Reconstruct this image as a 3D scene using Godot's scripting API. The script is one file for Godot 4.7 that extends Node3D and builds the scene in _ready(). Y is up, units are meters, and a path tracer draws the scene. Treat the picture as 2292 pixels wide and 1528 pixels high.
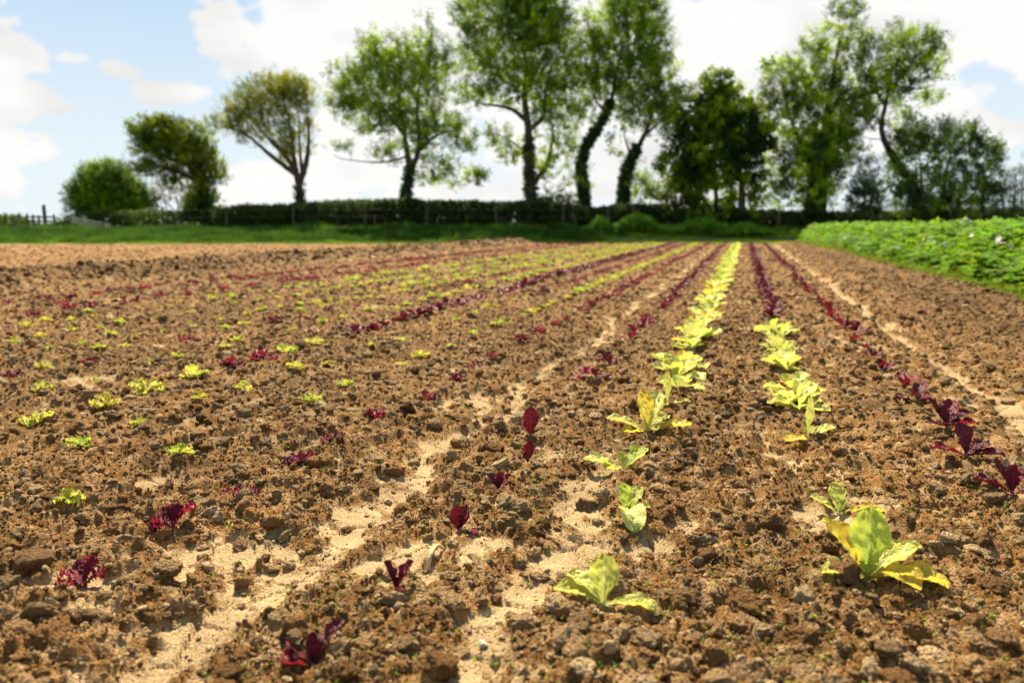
extends Node3D

# ---- the place: a field of young lettuce seen from 0.75 m, rows running 16 degrees right of the view ----
const EYE := 0.75
const FPX := 1783.0            # focal length in photo pixels, used to survey where things stand
var PITCH := atan(262.0 / 1783.0)
var ROWS := atan(523.0 / 1802.0)
var used := {}
var rng := RandomNumberGenerator.new()
var n_low := FastNoiseLite.new()
var n_mid := FastNoiseLite.new()
var n_fine := FastNoiseLite.new()
var n_patch := FastNoiseLite.new()
var c_big := FastNoiseLite.new()
var c_bigv := FastNoiseLite.new()
var c_med := FastNoiseLite.new()
var c_small := FastNoiseLite.new()
var c_crack := FastNoiseLite.new()
var M := {}

# ------------------------------------------------------------------ helpers
func numbered(called: String) -> String:
	if not used.has(called):
		used[called] = 0
		return called
	used[called] += 1
	return "%s_%03d" % [called, used[called]]

func tag(o: Node, label := "", category := "", group := "", kind := "") -> Node:
	if label: o.set_meta("label", label)
	if category: o.set_meta("category", category)
	if group: o.set_meta("group", group)
	if kind: o.set_meta("kind", kind)
	return o

func thing(called: String, at := Vector3.ZERO, turn := 0.0) -> Node3D:
	var o := Node3D.new()
	o.name = numbered(called)
	add_child(o, true)
	o.position = at
	o.rotation.y = turn
	return o

func part(called: String, mesh: Mesh, mat: Material, parent: Node3D = null) -> MeshInstance3D:
	var o := MeshInstance3D.new()
	o.mesh = mesh
	o.material_override = mat
	if parent:
		o.name = called
		parent.add_child(o, true)
	else:
		o.name = numbered(called)
		add_child(o, true)
	return o

func multi(called: String, mesh: Mesh, mat: Material, buf: PackedFloat32Array, parent: Node3D = null) -> MultiMeshInstance3D:
	var mm := MultiMesh.new()
	mm.transform_format = MultiMesh.TRANSFORM_3D
	mm.use_colors = true
	mm.mesh = mesh
	var n := buf.size() / 16
	mm.instance_count = n
	mm.buffer = buf
	var o := MultiMeshInstance3D.new()
	o.multimesh = mm
	o.material_override = mat
	if parent:
		o.name = called
		parent.add_child(o, true)
	else:
		o.name = numbered(called)
		add_child(o, true)
	o.set_meta("kind", "stuff")
	return o

func push(buf: PackedFloat32Array, b: Basis, o: Vector3, c: Color) -> void:
	buf.append_array(PackedFloat32Array([b.x.x, b.y.x, b.z.x, o.x, b.x.y, b.y.y, b.z.y, o.y, b.x.z, b.y.z, b.z.z, o.z, c.r, c.g, c.b, 1.0]))

func spot(px: float, py: float, depth: float) -> Vector3:      # the point that far ahead on the line of sight surveyed at that pixel
	var dx := (px - 1146.0) / FPX
	var dy := (764.0 - py) / FPX
	var y := -sin(PITCH) + dy * cos(PITCH)
	var z := cos(PITCH) + dy * sin(PITCH)
	var t := depth / z
	return Vector3(dx * t, EYE + y * t, -depth)

func on_ground(px: float, py: float) -> Vector3:
	var dx := (px - 1146.0) / FPX
	var dy := (764.0 - py) / FPX
	var y := -sin(PITCH) + dy * cos(PITCH)
	var z := cos(PITCH) + dy * sin(PITCH)
	var t := -EYE / y
	return Vector3(dx * t, 0, -z * t)

func row_to_world(u: float, v: float) -> Vector3:
	return Vector3(u * cos(ROWS) + v * sin(ROWS), 0, u * sin(ROWS) - v * cos(ROWS))

func rnd(a: float, b: float) -> float:
	return rng.randf_range(a, b)

func mat(c: Color, rough := 0.9) -> StandardMaterial3D:       # c in real-world linear values
	var m := StandardMaterial3D.new()
	m.albedo_color = c.linear_to_srgb()
	m.roughness = rough
	m.cull_mode = BaseMaterial3D.CULL_DISABLED
	m.metallic_specular = 0.4
	return m

func noise(n: FastNoiseLite, size: float, s: int, octaves := 3) -> void:
	n.noise_type = FastNoiseLite.TYPE_SIMPLEX_SMOOTH
	n.frequency = 1.0 / size
	n.seed = s
	n.fractal_type = FastNoiseLite.FRACTAL_FBM if octaves > 1 else FastNoiseLite.FRACTAL_NONE
	n.fractal_octaves = octaves

func cells(n: FastNoiseLite, size: float, s: int, what: int) -> void:
	n.noise_type = FastNoiseLite.TYPE_CELLULAR
	n.frequency = 1.0 / size
	n.seed = s
	n.fractal_type = FastNoiseLite.FRACTAL_NONE
	n.cellular_distance_function = FastNoiseLite.DISTANCE_EUCLIDEAN
	n.cellular_jitter = 1.0
	n.cellular_return_type = what

# ------------------------------------------------------------------ soil
func clod_share(x: float, z: float) -> float:       # 0 = flat dry crust, 1 = loose clods
	var u := x * cos(ROWS) + z * sin(ROWS)
	var v := x * sin(ROWS) - z * cos(ROWS)
	var p := n_patch.get_noise_2d(x, z)
	var q := n_mid.get_noise_2d(x * 1.7 + 9.0, z * 1.7)
	var r := smoothstep(-0.30, 0.06, p + 0.55 * q + 0.36)
	var left := absf(u + 0.94 + 0.1 * p) / (0.044 + 0.038 * maxf(0.0, 1.6 - 0.6 * v))
	r = minf(r, smoothstep(0.2, 1.7, left + 1.3 * q))
	var right := absf(u - 1.04 + 0.08 * p) / 0.06
	r = minf(r, smoothstep(0.3, 1.5, right + 1.3 * q + 0.5 * p))
	var row := absf(u + 0.36 + 0.1 * p) / 0.1
	r = minf(r, smoothstep(0.2, 1.4, row + 0.8 * q + 0.25 + maxf(0.0, v - 2.2)))
	if u > 1.2:
		r = lerpf(r, 1.0, clampf((u - 1.2) * 4.0, 0.0, 0.85))
	return clampf(r, 0.0, 1.0)

func dome(q: float) -> float:
	if q <= 0.0: return 0.0
	return q * (1.75 - 0.75 * q)

func soil(x: float, z: float, r: float) -> float:
	var u := x * cos(ROWS) + z * sin(ROWS)
	var h := 0.03 * n_low.get_noise_2d(x, z) + 0.007 * n_mid.get_noise_2d(x, z)
	h -= 0.022 * exp(-pow((u + 0.95) / 0.16, 2.0)) + 0.018 * exp(-pow((u - 1.04) / 0.13, 2.0))
	if u > 1.25:
		h += 0.05 * (1.0 - exp(-pow((u - 1.25) / 0.5, 2.0))) + 0.02 * sin(u * 9.0)
	var ridge := exp(-pow((u + 8.6 + 0.3 * n_low.get_noise_2d(x * .3, z * .3)) / 0.55, 2.0))
	h += ridge * 0.15
	var wx := x + 0.012 * n_mid.get_noise_2d(z * 3.1, x * 3.1)
	var wz := z + 0.012 * n_mid.get_noise_2d(x * 3.1 + 40.0, z * 3.1)
	var d := c_big.get_noise_2d(wx, wz) + 1.0
	var tall := c_bigv.get_noise_2d(wx, wz)
	var k := r * (0.35 + 0.65 * r) * (1.0 + 1.6 * ridge)
	if u < -9.4: k *= 0.55
	h += k * (0.011 + 0.015 * tall) * dome(1.0 - d * d * 2.0)
	d = c_med.get_noise_2d(wx, wz) + 1.0
	h += (0.14 + 0.86 * k) * 0.0135 * dome(1.0 - d * d * 1.9)
	d = c_small.get_noise_2d(wx, wz) + 1.0
	h += (0.16 + 0.84 * r) * 0.006 * dome(1.0 - d * d * 1.8)
	h += (0.35 + 0.65 * r) * 0.007 * n_fine.get_noise_2d(x, z)
	if r < 0.5:
		var e := c_crack.get_noise_2d(x + 0.006 * n_fine.get_noise_2d(x * .4, z * .4), z + 0.006 * n_fine.get_noise_2d(z * .4, x * .4)) + 1.0
		if e < 0.075:
			h -= (1.0 - e / 0.075) * 0.022 * (1.0 - 2.0 * r)
	return h

func height_at(x: float, z: float) -> float:
	return soil(x, z, clod_share(x, z))

const CLOD := Color(0.238, 0.122, 0.037)
const CRUST := Color(0.52, 0.37, 0.195)

func soil_color(x: float, z: float, r: float) -> Color:
	var k := smoothstep(0.1, 0.75, r)
	var dust := smoothstep(0.02, 0.34, n_mid.get_noise_2d(x * 2.6 + 17., z * 2.6) + 0.5 * n_fine.get_noise_2d(x * 1.3, z * 1.3 + 5.))
	var c := CRUST.lerp(CLOD, k * (1.0 - 0.46 * dust))
	var u := x * cos(ROWS) + z * sin(ROWS)
	var t := 1.0 + 0.35 * n_mid.get_noise_2d(x * .8 + 3., z * .8) + 0.25 * n_patch.get_noise_2d(x * .4 + 50., z * .4)
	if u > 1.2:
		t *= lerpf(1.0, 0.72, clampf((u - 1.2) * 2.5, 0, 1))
	var flat := smoothstep(-8.9, -9.8, u)
	t *= 1.0 - 0.24 * exp(-pow((u + 8.5) / 0.6, 2.0))  # moist turned soil of the ridge, with its shaded face painted in
	c = c.lerp(Color(0.34, 0.19, 0.065), flat * 0.8)
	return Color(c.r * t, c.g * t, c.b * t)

func build_soil() -> void:
	var na := 800
	var nr := 1010
	var v := PackedVector3Array()
	var nn := PackedVector3Array()
	var cc := PackedColorArray()
	v.resize(na * nr)
	nn.resize(na * nr)
	cc.resize(na * nr)
	var r := 1.15
	for j in nr:
		for i in na:
			var a := (float(i) / (na - 1) - 0.5) * 1.74
			var x := r * sin(a)
			var z := 0.8 - r * cos(a)
			var s := clod_share(x, z)
			var k := j * na + i
			v[k] = Vector3(x, soil(x, z, s), z)
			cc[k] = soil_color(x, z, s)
		r *= 1.00342
	for j in nr:
		for i in na:
			var a := v[j * na + maxi(i - 1, 0)] - v[j * na + mini(i + 1, na - 1)]
			var b := v[maxi(j - 1, 0) * na + i] - v[mini(j + 1, nr - 1) * na + i]
			nn[j * na + i] = b.cross(a).normalized()
	if nn[5000].y < 0:
		for k in nn.size(): nn[k] = -nn[k]
	var ix := PackedInt32Array()
	ix.resize((na - 1) * (nr - 1) * 6)
	var w := 0
	for j in nr - 1:
		for i in na - 1:
			var p := j * na + i
			ix[w] = p; ix[w + 1] = p + na; ix[w + 2] = p + 1
			ix[w + 3] = p + 1; ix[w + 4] = p + na; ix[w + 5] = p + na + 1
			w += 6
	var arr := []
	arr.resize(Mesh.ARRAY_MAX)
	arr[Mesh.ARRAY_VERTEX] = v
	arr[Mesh.ARRAY_NORMAL] = nn
	arr[Mesh.ARRAY_COLOR] = cc
	arr[Mesh.ARRAY_INDEX] = ix
	var am := ArrayMesh.new()
	am.add_surface_from_arrays(Mesh.PRIMITIVE_TRIANGLES, arr)
	tag(part("field_soil", am, M.soil), "dry brown tilled field soil with crusted wheel tracks", "soil", "", "structure")

func icosphere(sub: int) -> Array:
	var t := (1.0 + sqrt(5.0)) / 2.0
	var v: Array[Vector3] = []
	for p in [[-1, t, 0], [1, t, 0], [-1, -t, 0], [1, -t, 0], [0, -1, t], [0, 1, t], [0, -1, -t], [0, 1, -t], [t, 0, -1], [t, 0, 1], [-t, 0, -1], [-t, 0, 1]]:
		v.append(Vector3(p[0], p[1], p[2]).normalized())
	var f := [0, 11, 5, 0, 5, 1, 0, 1, 7, 0, 7, 10, 0, 10, 11, 1, 5, 9, 5, 11, 4, 11, 10, 2, 10, 7, 6, 7, 1, 8, 3, 9, 4, 3, 4, 2, 3, 2, 6, 3, 6, 8, 3, 8, 9, 4, 9, 5, 2, 4, 11, 6, 2, 10, 8, 6, 7, 9, 8, 1]
	for s in sub:
		var mid := {}
		var g := []
		for k in range(0, f.size(), 3):
			var m := []
			for e in [[0, 1], [1, 2], [2, 0]]:
				var a: int = f[k + e[0]]
				var b: int = f[k + e[1]]
				var key := mini(a, b) * 100000 + maxi(a, b)
				if not mid.has(key):
					v.append(((v[a] + v[b]) * 0.5).normalized())
					mid[key] = v.size() - 1
				m.append(mid[key])
			g.append_array([f[k], m[0], m[2], f[k + 1], m[1], m[0], f[k + 2], m[2], m[1], m[0], m[1], m[2]])
		f = g
	return [v, f]

func clod_mesh(ball: Array, s: int, lump := 0.30) -> ArrayMesh:
	var g := RandomNumberGenerator.new()
	g.seed = 77 + s * 13
	var n := FastNoiseLite.new()
	noise(n, 0.8, s, 4)
	var n2 := FastNoiseLite.new()
	cells(n2, 0.42, s + 5, FastNoiseLite.RETURN_DISTANCE)
	var cut: Array[Vector3] = []
	var far: Array[float] = []
	for k in 11:
		cut.append(Vector3(g.randfn(), g.randfn(), g.randfn()).normalized())
		far.append(g.randf_range(0.62, 1.0))
	var st := SurfaceTool.new()
	st.begin(Mesh.PRIMITIVE_TRIANGLES)
	var sx := g.randf_range(0.85, 1.25)
	var sy := g.randf_range(0.62, 0.9)
	for p: Vector3 in ball[0]:
		var r := 1.15
		for k in cut.size():
			var d := p.dot(cut[k])
			if d > 0.05:
				var e := far[k] / d
				var hh := clampf(0.5 + 0.5 * (e - r) / 0.12, 0.0, 1.0)
				r = lerpf(e, r, hh) - 0.12 * hh * (1.0 - hh)
		r *= 1.0 + lump * n.get_noise_3dv(p * 1.0) + lump * 0.9 * (0.45 - (n2.get_noise_3dv(p) + 1.0))
		st.add_vertex(Vector3(p.x * sx, p.y * sy, p.z) * r * 0.5)
	for k in range(0, ball[1].size(), 3):
		st.add_index(ball[1][k]); st.add_index(ball[1][k + 2]); st.add_index(ball[1][k + 1])
	st.generate_normals()
	return st.commit()

func scatter_clods() -> void:
	var fine := icosphere(3)
	var mid := icosphere(2)
	var rough := icosphere(1)
	var big: Array = []
	var small: Array = []
	var crumb: Array = []
	for s in 7: big.append(clod_mesh(fine, s))
	for s in 6: small.append(clod_mesh(mid, 20 + s, 0.34))
	for s in 4: crumb.append(clod_mesh(rough, 40 + s, 0.34))
	M.big_clods = big
	# reach near, reach far, how many, smallest, largest, shapes
	for lay in [[1.6, 3.8, 7500, 0.012, 0.058, big], [1.6, 5.0, 46000, 0.007, 0.019, small], [1.6, 3.6, 80000, 0.003, 0.009, crumb], [3.8, 9.0, 20000, 0.016, 0.058, small], [5.0, 9.0, 60000, 0.010, 0.022, crumb], [9.0, 17.0, 40000, 0.022, 0.06, small], [17.0, 34.0, 44000, 0.035, 0.085, crumb]]:
		var bufs: Array[PackedFloat32Array] = []
		for s in lay[5].size(): bufs.append(PackedFloat32Array())
		var r0: float = lay[0]
		var r1: float = lay[1]
		for k in lay[2]:
			var r := r0 * pow(r1 / r0, rng.randf())
			if rng.randf() < 0.35: r = sqrt(lerpf(r0 * r0, r1 * r1, rng.randf()))
			var a := rnd(-0.84, 0.84)
			var x := r * sin(a)
			var z := 0.8 - r * cos(a)
			var sh := clod_share(x, z)
			var u := x * cos(ROWS) + z * sin(ROWS)
			if rng.randf() > 0.06 + 0.94 * sh: continue
			if u < -9.3 and rng.randf() < 0.45: continue
			var size: float = lay[3] * pow(lay[4] / lay[3], pow(rng.randf(), 2.6))
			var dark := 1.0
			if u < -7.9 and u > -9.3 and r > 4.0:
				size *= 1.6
				dark = 0.8  # moist ridge clods, the shade of the ridge also put into their colour
			var b := Basis(Vector3(rng.randfn(), rng.randfn() * 2.0, rng.randfn()).normalized(), rnd(0, TAU)).scaled(Vector3(size, size * rnd(0.7, 1.0), size))
			var c := soil_color(x, z, sh).lerp(CRUST, 0.75 * pow(rng.randf(), 3.0)) if rng.randf() < 0.9 else CRUST
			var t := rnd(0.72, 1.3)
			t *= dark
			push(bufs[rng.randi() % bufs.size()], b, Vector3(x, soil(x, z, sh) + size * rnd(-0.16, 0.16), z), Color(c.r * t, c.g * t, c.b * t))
		for s in bufs.size():
			tag(multi("soil_clods", lay[5][s], M.clod, bufs[s]), "loose crumbly brown soil clods strewn over the field", "soil clods")

# ------------------------------------------------------------------ leaves of lettuce
func lettuce_leaf(L: float, W: float, frilly: bool, elev: float, curl: float, cup: float, s: int, nt := 14, ns := 10) -> ArrayMesh:
	var n := FastNoiseLite.new()
	noise(n, 1.0, s, 2)
	var ph := float(s % 17)
	var st := SurfaceTool.new()
	st.begin(Mesh.PRIMITIVE_TRIANGLES)
	var y := 0.0
	var x := 0.0
	for i in nt + 1:
		var t := float(i) / nt
		var e := deg_to_rad(elev - curl * pow(t, 1.3))
		if i > 0:
			x += L / nt * cos(e)
			y += L / nt * sin(e)
		var up := Vector3(0, cos(e), sin(e))
		var mid := Vector3(0, y, -x)
		var w: float
		if frilly:
			w = W * (0.14 + 0.86 * smoothstep(0.1, 0.85, t)) * sqrt(maxf(0.02, 1.0 - pow(maxf(0.0, (t - 0.6) / 0.42), 3.0)))
		else:
			w = W * lerpf(0.17, 1.0, smoothstep(0.08, 0.62, t)) * sqrt(maxf(0.012, 1.0 - pow(maxf(0.0, (t - 0.5) / 0.5), 2.6)))
			w *= 1.0 + 0.10 * n.get_noise_2d(t * 6.0, 31.0)
		w *= 0.5
		for j in ns + 1:
			var q := float(j) / ns * 2.0 - 1.0
			var edge := pow(absf(q), 3.0) * smoothstep(0.15, 0.6, t)
			var side := signf(q)
			var off := cup * w * q * q + L * 0.055 * n.get_noise_2d(q * 2.6 + 7.0, t * 5.5) * smoothstep(0.1, 0.4, t)
			var lat := w * q * (1.0 - 0.18 * cup * absf(q))
			off -= 0.02 * L * exp(-q * q * 40.0)
			if frilly:
				var wave := sin(t * 31.0 + side * 2.0 + ph + 3.0 * n.get_noise_2d(t * 3.0, side * 9.0)) + 0.6 * sin(t * 57.0 + ph * 2.0 + side)
				var tip := smoothstep(0.55, 1.0, t) * (sin(q * 13.0 + ph) + 0.6 * sin(q * 25.0 + ph * 3.0)) * (1.0 - edge)
				off += W * (0.17 * edge * wave + 0.16 * tip)
				lat *= 1.0 + 0.16 * edge * sin(t * 47.0 + ph)
				mid.z = -x - L * 0.06 * tip
			else:
				off += W * 0.07 * edge * sin(t * 15.0 + side * 1.7 + ph)
			st.set_uv(Vector2(q * 0.5 + 0.5, t))
			st.add_vertex(mid + Vector3(lat, 0, 0) + up * off)
	for i in nt:
		for j in ns:
			var p := i * (ns + 1) + j
			st.add_index(p); st.add_index(p + ns + 1); st.add_index(p + 1)
			st.add_index(p + 1); st.add_index(p + ns + 1); st.add_index(p + ns + 2)
	st.generate_normals()
	return st.commit()

func leaf_picture(base: Color, rib: Color, old: Color, spots: Color, s: int, old_share: float) -> ImageTexture:
	var n := FastNoiseLite.new()
	noise(n, 40.0, s, 3)
	var n2 := FastNoiseLite.new()
	noise(n2, 5.0, s + 1, 2)
	var im := Image.create(128, 256, false, Image.FORMAT_RGB8)
	for y in 256:
		for x in 128:
			var q := (x / 127.0) * 2.0 - 1.0
			var t := y / 255.0
			var c := base.lerp(old, clampf(old_share * (0.5 + 1.4 * n.get_noise_2d(x, y)) + old_share * (absf(q) - 0.5) + 0.5 * old_share * t, 0, 1))
			var vein := exp(-pow(q / (0.10 * (1.15 - t)), 2.0))
			var slant := fposmod(t * 7.0 - absf(q) * 1.8 + 0.25 * n.get_noise_2d(x * 1.5, y * 1.5), 1.0)
			vein = maxf(vein, 0.5 * exp(-pow((slant - 0.5) / 0.06, 2.0)) * (1.0 - 0.5 * absf(q)))
			var net := 1.0 - absf(n2.get_noise_2d(x * 0.8, y * 0.8)) * 6.0
			vein = maxf(vein, 0.18 * net)
			c = c.lerp(rib, clampf(vein, 0, 1) * 0.75)
			if n2.get_noise_2d(x * 1.3 + 300.0, y * 1.3) > 0.52 - 0.1 * old_share: c = c.lerp(spots, 0.7)
			c = c * (1.0 + 0.2 * n2.get_noise_2d(x * .5, y * .5))
			im.set_pixel(x, y, Color(c.r, c.g, c.b).linear_to_srgb())
	return ImageTexture.create_from_image(im)

func leaf_material(tex: Texture2D, tint: Color, glow: float, rough: float) -> StandardMaterial3D:
	var m := mat(tint, rough)
	m.albedo_texture = tex
	m.backlight_enabled = true
	m.backlight = Color(glow, glow, glow)
	m.metallic_specular = 0.4
	m.heightmap_enabled = true
	m.heightmap_texture = M.vein_relief
	m.heightmap_scale = 0.3
	m.vertex_color_use_as_albedo = true
	return m

# kind: "cos_yellow", "cos_red", "frill_green", "frill_red", "oak_red"
var leaf_store := {}
func stored_leaves(kind: String) -> Array:
	if leaf_store.has(kind): return leaf_store[kind]
	var frilly := kind.begins_with("frill")
	var list := []
	for s in 9:
		var ring := s / 3            # 0 low outer, 1 middle, 2 upright heart
		var elev: float = ([14.0, 40.0, 72.0] if frilly else [26.0, 54.0, 80.0])[ring] + rnd(-8, 8)
		var curl: float = [28.0, 45.0, 25.0][ring] + rnd(-15, 20)
		if frilly:
			list.append(lettuce_leaf(1.0, rnd(0.95, 1.25), true, elev, curl, 0.3, 100 + s, 20, 14))
		elif kind == "cos_red":
			list.append(lettuce_leaf(1.0, rnd(0.5, 0.62), false, elev + 8.0, curl, 0.35, 200 + s, 12, 8))
		elif kind == "oak_red":
			list.append(lettuce_leaf(1.0, rnd(0.6, 0.78), false, elev + 4.0, curl, 0.3, 300 + s, 12, 8))
		else:
			list.append(lettuce_leaf(1.0, rnd(0.56, 0.78), false, elev, curl, 0.4, 400 + s, 12, 8))
	leaf_store[kind] = list
	return list

func leaf_look(kind: String) -> StandardMaterial3D:
	var set_: Array = M[kind]
	if kind == "cos_yellow": return set_[[0, 0, 1, 1, 2, 2, 3][rng.randi() % 7]]
	return set_[rng.randi() % set_.size()]

func plant_leaves(kind: String, size: float) -> Array:          # [mesh number, turn, scale] for each leaf
	var out := []
	var count := rng.randi_range(6, 8) if kind.begins_with("frill") else rng.randi_range(6, 8) if kind != "cos_red" else rng.randi_range(5, 7)
	var a := rnd(0, TAU)
	for k in count:
		a += 2.399 + rnd(-0.3, 0.3)
		var ring := 0 if k < count * 0.4 else 1 if k < count * 0.8 else 2
		out.append([ring * 3 + rng.randi() % 3, a, size * [1.0, 0.95, 0.8][ring] * rnd(0.8, 1.15)])
	return out

func stem(o: Node3D, size: float, kind: String) -> void:
	if not M.has("stem_mesh"):
		var st := SurfaceTool.new()
		st.begin(Mesh.PRIMITIVE_TRIANGLES)
		tube(st, [Vector3(0, -0.25, 0), Vector3(0.01, 0, 0), Vector3(0, 0.1, 0.01), Vector3(0, 0.2, 0)], [.05, .075, .085, .02], 7, 0)
		st.generate_normals()
		M.stem_mesh = st.commit()
	part("stem", M.stem_mesh, M.stem_red if kind.ends_with("red") else M.stem_pale, o).scale = Vector3(0.7, 0.45, 0.7) * size

const NAMES := {"cos_yellow": "yellow_green_lettuce", "cos_red": "red_lettuce", "oak_red": "dark_red_lettuce", "frill_green": "frilly_green_lettuce", "frill_red": "frilly_red_lettuce"}

func lettuce(kind: String, at: Vector3, size: float, label: String, group: String) -> Node3D:
	var o := thing(NAMES[kind], Vector3(at.x, height_at(at.x, at.z) - 0.006 + (0.012 if kind.begins_with("frill") else 0.0), at.z))
	tag(o, label, "lettuce", group)
	var store := stored_leaves(kind)
	var look := leaf_look(kind)
	for l in plant_leaves(kind, size):
		var p := part("leaf", store[l[0]], look if rng.randf() < 0.6 else leaf_look(kind), o)
		p.rotation = Vector3(rnd(-0.15, 0.15), l[1], rnd(-0.2, 0.2))
		p.scale = Vector3.ONE * l[2]
	stem(o, size, kind)
	o.rotation = Vector3(rnd(-0.12, 0.12), 0, rnd(-0.12, 0.12))
	return o

# a plant whose leaves are set one by one: [turn clockwise from away, rise, length, width, droop, tint]
func shaped_lettuce(kind: String, px: float, py: float, label: String, leaves: Array, lift := 0.0, plug := false) -> Node3D:
	var g := on_ground(px, py)
	var o := thing(NAMES[kind], Vector3(g.x, height_at(g.x, g.z) + lift * 0.35, g.z))
	tag(o, label, "lettuce", NAMES[kind].replace("_", " ") + " plants near the camera")
	var k := 0
	for l in leaves:
		k += 1
		var fs := 0.7 if kind.begins_with("frill") else 0.98 if kind == "cos_yellow" else 0.88
		var p := part("leaf", lettuce_leaf(l[2] * fs, l[3] * fs, kind.begins_with("frill"), l[1], l[4], 0.42 if kind != "frill_green" else 0.3, int(px) + k * 7, 22, 14), M[kind][int(l[5]) % M[kind].size()], o)
		p.rotation.y = -deg_to_rad(l[0])
	stem(o, 0.085, kind)
	if plug:
		var b := part("root_plug", M.big_clods[int(px) % 7], M.peat, o)
		b.scale = Vector3(0.032, 0.03, 0.03)
		b.position.y = -0.006 - lift * 0.5
	return o

const ORD := ["first", "second", "third", "fourth", "fifth", "sixth", "seventh", "eighth", "ninth", "tenth", "eleventh", "twelfth", "thirteenth", "fourteenth", "fifteenth", "sixteenth", "seventeenth", "eighteenth", "nineteenth", "twentieth"]

func ordinal(k: int) -> String:
	if k < 20: return ORD[k]
	var n := k + 1
	var e := "th"
	if n % 10 == 1 and n % 100 != 11: e = "st"
	if n % 10 == 2 and n % 100 != 12: e = "nd"
	if n % 10 == 3 and n % 100 != 13: e = "rd"
	return str(n) + e

const LOOKS := {"cos_yellow": "yellow-green smooth-leaved lettuce", "cos_red": "small red smooth-leaved lettuce", "oak_red": "dark red bushy lettuce", "frill_green": "small frilly yellow-green lettuce", "frill_red": "small frilly red lettuce"}

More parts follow.
